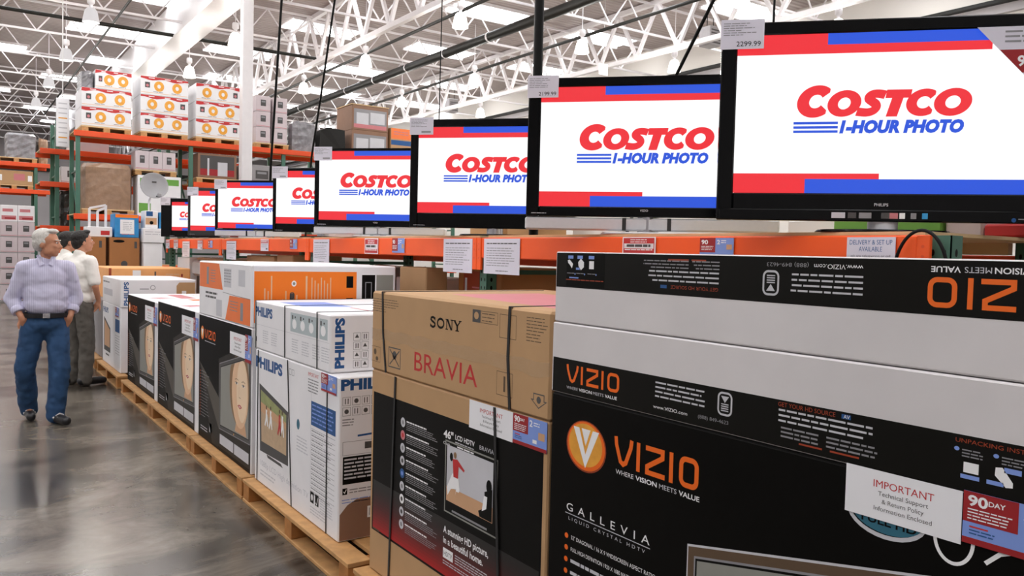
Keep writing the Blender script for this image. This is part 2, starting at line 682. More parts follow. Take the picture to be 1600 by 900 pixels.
# ------------------------------------------------------------------ setting
def structure(o, label=None):
    o['kind'] = 'structure'
    if label: o['label'] = label
    return o


XL, XR, YN, YF, ZC = -16.0, 20.0, -9.0, 62.0, 8.8
mb = MB(); mb.box(XL, XR, YN, YF, -.2, 0, 'polished_concrete')
structure(mb.build('floor'))
mb = MB(); mb.box(XL, XR, YN, YF, ZC, ZC + .15, 'roof_deck')
structure(mb.build('ceiling'))
for n, a in (('wall_right', (XR, XR + .2, YN, YF)), ('wall_left', (XL - .2, XL, YN, YF)), ('wall_back', (XL, XR, YF, YF + .2)), ('wall_front', (XL, XR, YN - .2, YN))):
    mb = MB(); mb.box(*a, 0, ZC, 'wall_paint' if n == 'wall_right' else 'wall_grey')
    structure(mb.build(n))
mb = MB(); mb.box(XR - .12, XR, YN, YF, 7.42, 7.62, 'wall_grey'); mb.box(XR - .3, XR - .12, YN, YF, 7.62, 7.7, 'pipe_black')
structure(mb.build('trim_1'))
mb = MB(); mb.box(XL, XR, YF - .3, YF, 6.3, 6.7, 'pipe_black')
structure(mb.build('trim_2'))

# skylights in the roof deck
k = 0
for j in range(13):
    y = YN + 4.2 + j * 4.9 + .9
    for i in range(8):
        x = -13.2 + i * 4.4 + (0 if j % 2 else 1.2)
        k += 1
        mb = MB()
        mb.box(x - 1.15, x + 1.15, y - .6, y + .6, ZC - .03, ZC - .005, 'sky_panel')
        mb.box(x - 1.22, x + 1.22, y - .67, y - .6, ZC - .08, ZC - .005, 'steel_white')
        mb.box(x - 1.22, x + 1.22, y + .6, y + .67, ZC - .08, ZC - .005, 'steel_white')
        structure(mb.build('window_%d' % k, None, (x, y, ZC)))


def truss(mb, p, q, z0, z1, pitch, chord, web, m='steel_white'):
    """open-web joist from p to q (x, y), bottom chord z0, top chord z1"""
    p, q = Vector((p[0], p[1], 0)), Vector((q[0], q[1], 0))
    L = (q - p).length
    d = (q - p) / L
    mb.bar(p + Vector((0, 0, z0)), q + Vector((0, 0, z0)), chord, m)
    mb.bar(p + Vector((0, 0, z1)), q + Vector((0, 0, z1)), chord, m)
    n = int(L / pitch)
    for i in range(n):
        a = p + d * (i * pitch)
        b = p + d * ((i + .5) * pitch)
        c = p + d * ((i + 1) * pitch)
        mb.bar(a + Vector((0, 0, z1)), b + Vector((0, 0, z0)), web, m)
        mb.bar(b + Vector((0, 0, z0)), c + Vector((0, 0, z1)), web, m)


tn = 3
for j in range(16):
    y = 2.0 + j * 3.7
    mb = MB()
    truss(mb, (XL, y), (XR, y), ZC - .95, ZC - .12, 1.25, .055, .034)
    structure(mb.build('trim_%d' % tn, None, (0, y, ZC)), 'white open web roof joist'); tn += 1
for x in (-9.5, -2.0, 9.2, 16.2):
    mb = MB()
    truss(mb, (x, YN), (x, YF), ZC - 1.5, ZC - .1, 1.6, .13, .09)
    structure(mb.build('trim_%d' % tn, None, (x, 0, ZC)), 'deep white open web roof girder'); tn += 1
mb = MB(); mb.box(5.35, 5.75, YN, YF, ZC - 1.25, ZC - .1, 'steel_white', .02); mb.box(5.2, 5.9, YN, YF, ZC - 1.3, ZC - 1.25, 'steel_white')
structure(mb.build('trim_%d' % tn, None, (5.55, 0, ZC)), 'solid pale roof girder'); tn += 1


def pipe(name, pts, r, m, label, cat='pipe', n=10):
    mb = MB(); mb.tube(pts, r, m, n)
    return tag(mb.build(name, None, pts[0]), label, cat)


PY0, PY1 = YN, YF
o = pipe('sprinkler_pipe', [(12.3, PY0, 7.6), (12.3, PY1, 7.6)], .13, 'pipe_black', 'thick black sprinkler main running along under the roof joists')
for j in range(24):
    mb = MB()
    mb.lathe([(.137, -.04), (.142, 0), (.137, .04)], (0, 0, 0), 'steel_white', 12)
    mb.v = [(x, z, y) for x, y, z in mb.v]     # ring round the lengthwise pipe
    c = mb.build('pipe_clamp', o)
    c.location = (0, 2.0 + j * 2.45 - PY0, 0)
pipe('sprinkler_branch_pipe', [(10.7, PY0, 7.75), (10.7, PY1, 7.75)], .045, 'pipe_black', 'thin dark branch pipe beside the thick black sprinkler main')
pipe('conduit_pipe', [(XL, 24.6, 7.55), (9.5, 24.6, 7.55)], .05, 'pipe_black', 'dark pipe crossing the roof above the orange ring cases')
pipe('conduit_pipe', [(3.75, 20, 7.75), (3.75, 45, 7.75)], .032, 'pipe_black', 'dark pipe running lengthwise above the leftmost roof girder area')
pipe('conduit_pipe', [(14.6, 10, 7.75), (14.6, 52, 7.75)], .045, 'pipe_black', 'thin dark pipe near the far wall of the roof')


# ------------------------------------------------------------------ bay lamps
def bay_lamp(x, y, z, label, lit=True):
    root = empty('bay_lamp', (x, y, z), label, 'lamp', 'bell shaped lamps under the roof')
    mb = MB()
    mb.lathe([(.08, .30), (.115, .27), (.145, .20), (.165, .10), (.185, .0), (.19, -.04), (.178, -.04), (.155, .09), (.135, .18), (.085, .26)], (0, 0, 0), 'lamp_glow' if lit else 'lamp_clear', 20)
    mb.build('shade', root)
    mb = MB()
    mb.lathe([(0, .56), (.07, .56), (.085, .53), (.085, .42), (.065, .40), (.04, .38), (.04, .32), (.08, .30), (0, .30)], (0, 0, 0), 'steel_white', 16)
    mb.build('ballast_housing', root)
    mb = MB()
    mb.tube([(0, 0, .56), (0, 0, ZC - z)], .012, 'steel_white', 6)
    mb.build('stem', root)
    ld = bpy.data.lights.new('lamp_light', 'POINT')
    ld.energy = LAMP_POWER
    ld.shadow_soft_size = .2
    ld.color = (1, .96, .9)
    lo = link('lamp_light', ld, root, (0, 0, -.24))
    return root


WHERE = {}
for j, y in enumerate((11.5, 16.7, 22.0, 27.0, 32.0, 37.0)):
    for i, x in enumerate((-8.0, -3.0, 2.8, 6.2, 9.9, 13.6, 17.0)):  # the two leftmost lines are out of view, added for lighting
        if (i, j) in ((3, 0), (3, 1)): continue
        rowname = ('first', 'second', 'third', 'fourth', 'fifth', 'sixth')[j]
        colname = ('added unseen far left line', 'added unseen line left of the main aisle', 'main aisle', 'line over the orange ring cases', 'line beside the black main pipe', 'line right of the black main pipe', 'line along the pale side wall')[i]
        bay_lamp(x, y, 6.95, 'white glowing bell lamp, %s one back in the %s' % (rowname, colname), x != 2.8)
for x, y in ((-3, 1.5), (-3, 6.5), (1.2, 2.5), (2.0, 7.0), (7.5, 2.5), (7.5, 7.0), (12, 4), (-8, 3.0), (1.5, -3.5), (7, -3.5)):  # extra lamps out of view, put in to light the near end
    bay_lamp(x, y, 6.95, 'unseen bell lamp added to light the near end of the aisle')


# ------------------------------------------------------------------ the television rack along the aisle
RX, RZ = 2.80, 1.72
rack = empty('pallet_rack', (RX, 1.45, 0), 'long orange and green steel rack carrying the row of lit televisions', 'rack')
RO = (RX, 1.45, 0)
POSTS = [1.48, 4.40, 7.40, 10.40, 13.45]


def post(mb, x, y, z1, m, w=.085, holes=True):
    """C-section upright with keyhole slots on its face towards -X"""
    mb.box(x, x + .004, y - w / 2, y + w / 2, 0, z1, m)
    mb.box(x, x + .075, y - w / 2, y - w / 2 + .004, 0, z1, m)
    mb.box(x, x + .075, y + w / 2 - .004, y + w / 2, 0, z1, m)
    mb.box(x - .01, x + .09, y - w / 2 - .02, y + w / 2 + .02, 0, .012, m)
    if holes:
        z = z1 - .06
        while z > .5:
            for s in (-1, 1):
                mb.front(x, .0006)
                mb.disc(-y + s * .02, z, .006, .012, 'ink_black', 1, 10)
                mb.side(y - w / 2, .0006)
                if s > 0: mb.disc(x + .035, z, .009, .014, 'ink_black', 1, 10)
            z -= .052


for y in POSTS:
    mb = MB()
    post(mb, RX + .02, y, RZ, 'rack_green')
    post(mb, 3.80, y + (.14 if y < 2 else 0), RZ, 'rack_dark_green')
    for z0, z1 in ((.2, .75), (.75, 1.3)):
        mb.bar((RX + .06, y, z0), (3.8, y, z1), .03, 'rack_dark_green')
    mb.bar((RX + .06, y, 1.5), (3.8, y, 1.5), .03, 'rack_dark_green')
    mb.build('upright_frame', rack, RO)
for a, b in zip(POSTS[:-1], POSTS[1:]):
    for x, z0, z1, m in ((RX - .03, 1.59, 1.72, 'rack_orange'), (3.86, 1.53, 1.665, 'rack_orange_red'), (RX - .03, .78, .90, 'rack_orange'), (3.86, .78, .90, 'rack_orange_red')):
        mb = MB()
        e0, e1 = a + .047, b - .047
        mb.box(x, x + .045, e0, e1, z0, z1, m, .006)
        if x < 3 and z1 > 1.6:
            for y in (a, b):       # end connectors overlap the post, with two rivets
                y0, y1 = (y + .002, y + .05) if y == a else (y - .05, y - .002)
                mb.box(x - .006, x + .012, y0, y1, z0 - .075, z1, m, .003)
                mb.front(x - .006, .001)
                for zz in (z1 - .04, z1 - .075, z0 + .0):
                    mb.disc(-(y0 + y1) / 2, zz, .006, .006, 'rack_orange_red', 1, 10)
        mb.build('beam', rack, RO)
    mb = MB()
    mb.box(RX + .02, 3.9, a + .05, b - .05, 1.722, 1.735, 'wood_pale')
    mb.build('shelf_board', rack, RO)
    mb = MB()
    mb.box(RX + .02, 3.84, a + .05, b - .05, .90, .915, 'wood_pale')
    mb.build('shelf_board', rack, RO)
mb = MB(); mb.box(3.82, 3.86, 1.70, 4.3, 1.667, 1.72, 'wood_pale')
mb.build('edge_board', rack, RO)

TVROT = math.radians(-46.9)


def television(y, ws, hs, zs, zb, zt, bez, style, label, price=None, promo_corner=False, maker=None, x=2.95, sideb=None, logo=(.178, .365, .63)):
    Z0 = 1.737
    r = empty('television', (x, y, Z0), label, 'television', 'lit televisions on the rack', TVROT)
    W = ws / 2
    B = sideb or bez
    L = -W - B
    s0, s1 = zs - Z0, zs - Z0 + hs
    b0, b1 = zb - Z0, zt - Z0
    case = 'bezel_black' if style != 'grey' else 'bezel_grey'
    mb = MB()
    D = .085
    mb.box(L, W + bez, .012, D, b0 + .01, b1 - .01, case, .015)
    mb.box(L + .1, W + bez - .1, D, D + .05, b0 + .06, b1 - .12, case, .03)
    # front frame, four bars round the picture
    mb.box(L, -W, -.008, .03, b0, b1, case, .005)
    mb.box(W, W + bez, -.008, .03, b0, b1, case, .005)
    mb.box(-W, W, -.008, .03, s1, b1, case, .005)
    mb.box(-W, W, -.008, .03, b0, s0, case, .005)
    mb.side(-.008, .0006)
    if maker:
        mb.text(maker, 0, b0 + (s0 - b0) * .55, .011, 'ink_pale', anchor='c', bold=.01)
    if style == 'philips':
        mb.box(-W - bez + .01, W + bez - .01, -.014, -.004, b0, b0 + (s0 - b0) * .42, 'bezel_black', .004)
        mb.side(-.014, .0006)
        for u, w, m in ((-.18, .05, 'ink_pale'), (-.12, .03, 'ink_dark_grey'), (-.08, .045, 'ink_grey'), (0.0, .03, 'ink_dark_grey'), (.03, .03, 'ink_pink'), (.065, .02, 'ink_white'), (.105, .02, 'ink_grey'), (.145, .02, 'ink_sky_blue')):
            mb.rect(u, u + w, b0 + .012, b0 + .034, m)
        mb.disc(.46, b0 + .012, .008, .008, 'ink_blue')
        mb.para(.475, .56, b0 + .018, .011, 1, 'ink_grey', ragged=0)
    else:
        mb.para(-W - bez + .03, -W - bez + .11, b0 + .018, .008, 1, 'ink_pale', ragged=0)
    mb.build('casing', r)
    # the picture
    mb = MB()
    mb.box(-W, W, .0, .011, s0, s1, 'screen_white')
    mb.side(.0, .0006)
    mb.rect(-W, -W + ws * .83, s1 - hs * .125, s1, 'screen_red')
    mb.poly([(-W + ws * .305, s1 - hs * .07), (-W + ws * .87, s1 - hs * .07), (-W + ws * .83, s1), (-W + ws * .305, s1)], 'screen_blue', 2)
    mb.rect(-W, -W + ws * .49, s0, s0 + hs * .125, 'screen_red')
    mb.rect(-W + ws * .245, W, s0, s0 + hs * .09, 'screen_blue', 2)
    costco(mb, -W + ws * logo[0], s0 + hs * logo[1], ws * logo[2], 'screen_red', 'screen_blue')
    mb.build('screen', r)
    # price card
    mb = MB()
    cw, chh = .165, .115
    mb.box(L - .005, L - .005 + cw, -.013, -.0095, b1 - chh + .012, b1 + .012, 'paper_lilac')
    mb.side(-.013, .0006)
    u = L - .005
    mb.para(u + .01, u + cw - .02, b1 - .002, .009, 6, 'ink_grey', fill=.35, ragged=.5, seed=int(y * 10))
    if price:
        mb.text(price, u + cw - .012, b1 - chh + .022, .019, 'ink_black', 1, anchor='r', w=cw * .56)
    else:
        mb.rect(u + cw * .5, u + cw * .9, b1 - chh + .024, b1 - chh + .036, 'ink_grey')
    mb.build('price_card', r)
    if promo_corner:
        mb = MB()
        mb.side(-.010, .0006)
        a, bb = W + bez - .002, s1 + .002
        for l_, pts, m in ((1, [(a - .305, bb), (a, bb - .33), (a, bb)], 'paper_lilac'),):
            v = [mb.P(p[0], p[1], 1) for p in pts] + [mb.P(p[0], p[1], -1) for p in pts]
            mb.add(v, [(0, 1, 2), (5, 4, 3), (0, 3, 4, 1), (1, 4, 5, 2), (2, 5, 3, 0)], m)
        mb.poly([(a - .226, bb - .085), (a - .226 + .078, bb - .17), (a, bb - .17), (a, bb - .085)], 'ink_dark_red', 2)
        mb.text('90', a - .165, bb - .145, .036, 'ink_white', 3, w=.055, bold=.03)
        mb.text('DAY', a - .104, bb - .13, .02, 'ink_white', 3, w=.05, bold=.02)
        mb.para(a - .21, a - .01, bb - .015, .018, 3, 'ink_grey', 2, ragged=0)
        mb.text('2', a - .085, bb - .215, .03, 'ink_pale', 2)
        mb.build('promotion_sticker', r)
    if style == 'speaker':
        mb = MB()
        mb.box(L - .005, W + bez + .05, -.004, .07, .018, b0 - .004, 'speaker_silver', .008)
        mb.box(-.11, -.09, -.006, .07, .02, b0 - .004, 'bezel_grey')
        mb.box(.12, .14, -.006, .07, .02, b0 - .004, 'bezel_grey')
        mb.build('speaker_bar', r)
    # stand
    mb = MB()
    mb.lathe([(0, .014), (.03, .014), (.24, .010), (.25, 0), (0, 0)], (.02, .06, 0), 'bezel_black' if style != 'speaker' else 'speaker_silver', 28)
    for t in range(len(mb.v)):
        px, py, pz = mb.v[t]
        mb.v[t] = (px, .06 + (py - .06) * .55, pz)
    mb.build('stand_base', r)
    mb = MB()
    mb.lathe([(.055, .008), (.055, max(.03, b0 + .03))], (.02, .05, 0), 'plastic_white' if style == 'philips' else 'chrome', 20)
    mb.build('stand_neck', r)
    return r


television(1.78, 1.105, .617, 1.886, 1.778, 2.553, .062, 'philips', 'largest lit television, at the near end of the rack, with a red corner sticker', '2299.99', True, 'PHILIPS', logo=(.20, .380, .575))
television(3.08, 1.106, .623, 1.878, 1.825, 2.549, .068, 'speaker', 'lit television with silver speaker bar, second from the near end, price card reading 2199.99', '2199.99', False, 'VIZIO')
television(4.53, 1.02, .572, 1.885, 1.785, 2.509, .055, 'black', 'glossy black lit television above the two white hanging notices, third from the near end', None, False, None)
television(6.30, 1.035, .582, 1.875, 1.82, 2.48, .041, 'speaker', 'lit television over a pale speaker bar and chrome neck, fourth from the near end', None, False, 'VIZIO')
television(7.58, .914, .513, 1.866, 1.784, 2.41, .034, 'black', 'black lit television half covered by the one before it, fifth from the near end')
television(9.61, .957, .538, 1.848, 1.825, 2.41, .038, 'speaker', 'smaller lit television with silver speaker bar, sixth from the near end')
television(11.0, .932, .525, 1.832, 1.765, 2.395, .037, 'grey', 'small lit television, second from the far end of the rack')
television(12.55, .704, .42, 1.85, 1.755, 2.325, .06, 'black', 'farthest lit television, with a very wide black left edge', sideb=.18)


def beam_sign(y0, y1, z0, z1, kind, label, x=2.763):
    """paper hung or stuck on the front beam; y0 > y1"""
    mb = MB()
    mb.box(x, x + .0025, y1, y0, z0, z1, 'paper_lilac' if kind != 'red' else 'paper_white')
    mb.front(x, .0006)
    u0, u1, h, w = -y0, -y1, z1 - z0, y0 - y1
    if kind == 'notice':
        mb.para(u0 + w * .08, u1 - w * .08, z1 - h * .12, h * .08, 1, 'ink_dark_grey', ragged=0, seed=int(y0 * 7))
        mb.para(u0 + w * .08, u1 - w * .06, z1 - h * .26, h * .07, 8, 'ink_grey', fill=.28, ragged=.3, seed=int(y0 * 9))
        mb.para(u0 + w * .35, u1 - w * .3, z0 + h * .1, h * .05, 1, 'ink_dark_grey', ragged=0)
    elif kind == 'red':
        mb.frame(u0 + w * .03, u1 - w * .03, z0 + h * .06, z1 - h * .06, h * .06, 'ink_red')
        mb.rect(u0 + w * .05, u1 - w * .05, z0 + h * .62, z1 - h * .1, 'ink_red', 2)
        mb.rect(u0 + w * .05, u1 - w * .05, z0 + h * .1, z0 + h * .32, 'ink_red', 2)
        mb.para(u0 + w * .25, u1 - w * .25, z1 - h * .14, h * .13, 2, 'ink_white', 3, ragged=0)
        mb.para(u0 + w * .14, u1 - w * .14, z0 + h * .56, h * .2, 1, 'ink_dark_grey', 3, ragged=0, fill=.7)
        mb.para(u0 + w * .08, u1 - w * .08, z0 + h * .28, h * .15, 1, 'ink_white', 3, ragged=0)
    elif kind == 'tag':
        mb.rect(u0 + w * .04, u1 - w * .04, z1 - h * .35, z1 - h * .06, 'ink_pink', 1)
        mb.para(u0 + w * .1, u1 - w * .1, z1 - h * .1, h * .1, 2, 'ink_white', 2)
        mb.para(u0 + w * .1, u1 - w * .1, z1 - h * .45, h * .1, 3, 'ink_grey', 1, fill=.3)
        mb.rect(u0 + w * .68, u1 - w * .12, z0 + h * .12, z0 + h * .24, 'ink_dark_grey', 1)
    elif kind == 'promo':
        mb.rect(u0, u1, z0, z1, 'ink_light_blue')
        mb.rect(u0, u0 + w * .47, z0 + h * .12, z1, 'ink_dark_red', 2)
        mb.text('90', u0 + w * .05, z0 + h * .62, h * .25, 'ink_white', 3, w=w * .2, bold=.03)
        mb.para(u0 + w * .05, u0 + w * .42, z0 + h * .5, h * .1, 3, 'ink_white', 3)
        mb.text('2', u0 + w * .52, z0 + h * .62, h * .25, 'ink_white', 3, w=w * .09, bold=.03)
        mb.para(u0 + w * .64, u0 + w * .8, z1 - h * .14, h * .12, 2, 'ink_white', 3)
        mb.rect(u0 + w * .8, u1 - w * .04, z0 + h * .3, z0 + h * .6, 'ink_skin_tan', 3)
    elif kind == 'delivery':
        mb.text('DELIVERY & SET UP', (u0 + u1) / 2, z1 - h * .24, h * .15, 'ink_blue', anchor='c', w=w * .88)
        mb.text('AVAILABLE', (u0 + u1) / 2, z1 - h * .46, h * .15, 'ink_blue', anchor='c', w=w * .48)
        mb.text('ask any salesperson or call', (u0 + u1) / 2, z1 - h * .64, h * .07, 'ink_dark_grey', anchor='c', w=w * .82)
        mb.rect(u0 + w * .05, u0 + w * .48, z0 + h * .02, z0 + h * .22, 'ink_blue', 1)
        mb.text('877', u1 - w * .08, z0 + h * .07, h * .12, 'ink_dark_grey', anchor='r', w=w * .3)
    o = mb.build('paper_sign', None, (x, (y0 + y1) / 2, z0))
    return tag(o, label, 'sign', 'papers on the rack beam')


beam_sign(1.795, 1.605, 1.60, 1.713, 'delivery', 'white delivery and set up sign at the near end of the orange beam')
beam_sign(2.52, 2.33, 1.64, 1.712, 'promo', 'red and blue sticker reading 90 under the largest television')
beam_sign(3.03, 2.80, 1.635, 1.718, 'red', 'red and white boxed warning sign under the silver speaker bar television')
beam_sign(4.31, 3.92, 1.495, 1.712, 'notice', 'large white hanging notice just right of the green post')
beam_sign(4.82, 4.45, 1.49, 1.712, 'notice', 'large white hanging notice just left of the green post')
beam_sign(5.60, 5.40, 1.61, 1.718, 'promo', 'small red and blue sticker left of the two large hanging notices')
beam_sign(6.10, 5.85, 1.595, 1.718, 'red', 'red topped price sign under the chrome necked television')
beam_sign(7.23, 6.85, 1.49, 1.712, 'notice', 'white hanging notice beside the beam joint, left of the red topped sign')
beam_sign(7.86, 7.66, 1.62, 1.715, 'promo', 'small red and blue sticker just past the beam joint')
beam_sign(8.78, 8.52, 1.59, 1.715, 'tag', 'pink and white price tag on the middle of the far beam')
beam_sign(10.10, 9.70, 1.475, 1.695, 'notice', 'white notice hanging above the white and orange carton')
beam_sign(10.94, 10.74, 1.61, 1.70, 'promo', 'tiny red and blue sticker near the far end of the beam')
beam_sign(11.50, 11.25, 1.58, 1.70, 'tag', 'pale price tag between the tiny sticker and the far notice')
beam_sign(12.37, 11.95, 1.47, 1.69, 'notice', 'farthest white notice hanging over the grey appliance')
beam_sign(12.93, 12.66, 1.575, 1.71, 'tag', 'pale price tag, second from the far end of the beam')
beam_sign(13.46, 13.22, 1.58, 1.71, 'tag', 'pale price tag at the very far end of the beam')


# ------------------------------------------------------------------ pallets and the row of television cartons
FX = 1.60


def pallet(x0, x1, y0, y1, label, z=0.0, name='pallet', group='pallets on the floor', h=.143):
    o0 = ((x0 + x1) / 2, (y0 + y1) / 2, z)
    r = empty(name, o0, label, 'pallet', group)
    n = 7
    w = (x1 - x0)
    bw = w / n * .78
    for i in range(n):                       # deck boards run along the aisle
        mb = MB()
        a = x0 + (w - bw) * i / (n - 1)
        mb.box(a, a + bw, y0, y1, z + h - .022, z + h, 'wood_pine', .002)
        mb.build('deck_board', r, o0)
    for i in range(3):
        mb = MB()
        c = y0 + .06 + (y1 - y0 - .12) * i / 2
        mb.box(x0 + .004, x1 - .004, c - .055, c + .055, z + .02, z + h - .022, 'wood_block', .003)
        mb.build('stringer', r, o0)
    for i in range(3):
        mb = MB()
        a = x0 + (w - .1) * i / 2
        mb.box(a, a + .1, y0, y1, z, z + .02, 'wood_pine', .002)
        mb.build('base_board', r, o0)
    return r


p0 = None
for (a, b, lab) in ((.50, 2.07, 'wooden pallet under the nearest black carton stack'), (2.09, 3.46, 'wooden pallet under the brown carton stack'),
                    (3.52, 5.19, 'wooden pallet under the white carton stack with bare boards at its near end'), (5.22, 6.58, 'wooden pallet under the black carton topped by a white and orange one'),
                    (6.60, 8.12, 'wooden pallet under the middle black face carton'), (8.14, 9.70, 'wooden pallet under the farthest black face carton'),
                    (9.95, 11.5, 'wooden pallet under the small far white carton'), (11.62, 12.9, 'farthest wooden pallet in the row, beyond the small white carton')):
    if a == .50:
        pallet(1.54, 2.62, a, b, lab)
    else:
        pallet(1.535, 2.62, a, b, lab)

Z0 = .146


def carton_root(x0, x1, y0, y1, z0, label, group=None):
    return empty('carton', ((x0 + x1) / 2, (y0 + y1) / 2, z0), label, 'carton', group), ((x0 + x1) / 2, (y0 + y1) / 2, z0)


G_TV = 'television cartons in the row by the aisle'

# --- nearest stack: black standing carton, two flat cartons above it
x0, x1, y0, y1 = FX, FX + .36, .53, 2.07
r, o = carton_root(x0, x1, y0, y1, Z0, 'nearest standing black carton with orange round emblem and IMPORTANT sheet', G_TV)
mb = MB()
mb.box(x0, x1, y0, y1, Z0, 1.180, 'carton_black', .006)
mb.front(x0)
mb.disc(-1.893, 1.036, .094, .079, 'ink_brick', 1, 36)
mb.disc(-1.893, 1.037, .089, .075, 'ink_orange', 2, 36)
mb.disc(-1.895, 1.040, .079, .066, 'ink_amber', 3, 36)
mb.poly([(-1.953, 1.090), (-1.925, 1.090), (-1.893, 1.012), (-1.861, 1.090), (-1.832, 1.090), (-1.893, .970)], 'ink_white', 4)
mb.poly([(-1.914, 1.090), (-1.872, 1.090), (-1.893, 1.038)], 'ink_white', 4)
vizio(mb, -1.764, 1.013, .327, .083, 'ink_orange')
mb.text('WHERE', -1.755, .987, .013, 'ink_white', w=.075)
mb.text('VISION', -1.672, .987, .013, 'ink_white', w=.085, bold=.02)
mb.text('MEETS', -1.578, .987, .013, 'ink_pale', w=.065)
mb.text('VALUE', -1.505, .987, .013, 'ink_white', w=.073, bold=.02)
mb.text('GALLEVIA', -1.978, .818, .024, 'ink_white', w=.37, space=1.9)
mb.rect(-1.984, -1.605, .808, .8105, 'ink_pale')
mb.text('LIQUID CRYSTAL HDTV', -1.967, .790, .010, 'ink_pale', w=.342, space=1.7)
for i in range(15):
    z = .737 - i * .0375
    mb.disc(-1.975, z, .009, .0085, 'ink_orange', 1, 14)
BUL = ['52" DIAGONAL / 16 X 9 WIDESCREEN ASPECT RATIO', 'FULL HIGH DEFINITION 1920 X 1080 NATIVE RESOLUTION', 'COMPATIBLE INPUT FORMATS']
for i in range(15):
    z = .731 - i * .0375
    if i < 2:
        mb.text(BUL[i], -1.952, z, .012, 'ink_white', w=.37)
    else:
        mb.para(-1.952, -1.60, z + .012, .013, 1, 'ink_pale', ragged=.3, fill=.8, seed=i)
# printed picture of a set
def slant(u0, u1, d, m, l):
    mb.poly([(u0, .24 + d), (u1, .20 + d), (u1, .867 + .209 * (u1 + 1.468) - d), (u0, .867 + .209 * (u0 + 1.468) - d)], m, l)


slant(-1.468, -.60, 0, 'ink_pale', 1)
slant(-1.464, -.604, .006, 'ink_brown', 2)
slant(-1.443, -.63, .030, 'ink_grey', 3)
slant(-1.438, -.635, .036, 'ink_black', 4)
slant(-1.432, -.64, .042, 'ink_steel', 5)
mb.disc(-1.0, .52, .20, .36, 'ink_hair', 6, 32)
mb.disc(-.98, .48, .165, .30, 'ink_skin', 7, 32)
# round badge partly under the sheet, and big outline figures
mb.ring(-.925, 1.097, .088, .052, .009, 'ink_pale', 2)
mb.disc(-.922, 1.100, .080, .044, 'ink_teal', 3, 32)
mb.text('FULL HD', -.918, 1.073, .018, 'ink_black', 4, anchor='c', w=.12, bold=.02)
mb.ring(-.785, 1.09, .04, .053, .007, 'ink_white', 2, 150, 400)
mb.stroke([(-.725, 1.06), (-.70, 1.085), (-.665, 1.10), (-.64, 1.075), (-.66, 1.05), (-.735, .985), (-.62, .985)], .008, 'ink_white', 2)
mb.build('box', r, o)
notice(r, o, x0, 1.016, .770, 1.083, 1.186)
promo(r, o, x0, .768, .555, 1.09, 1.19)

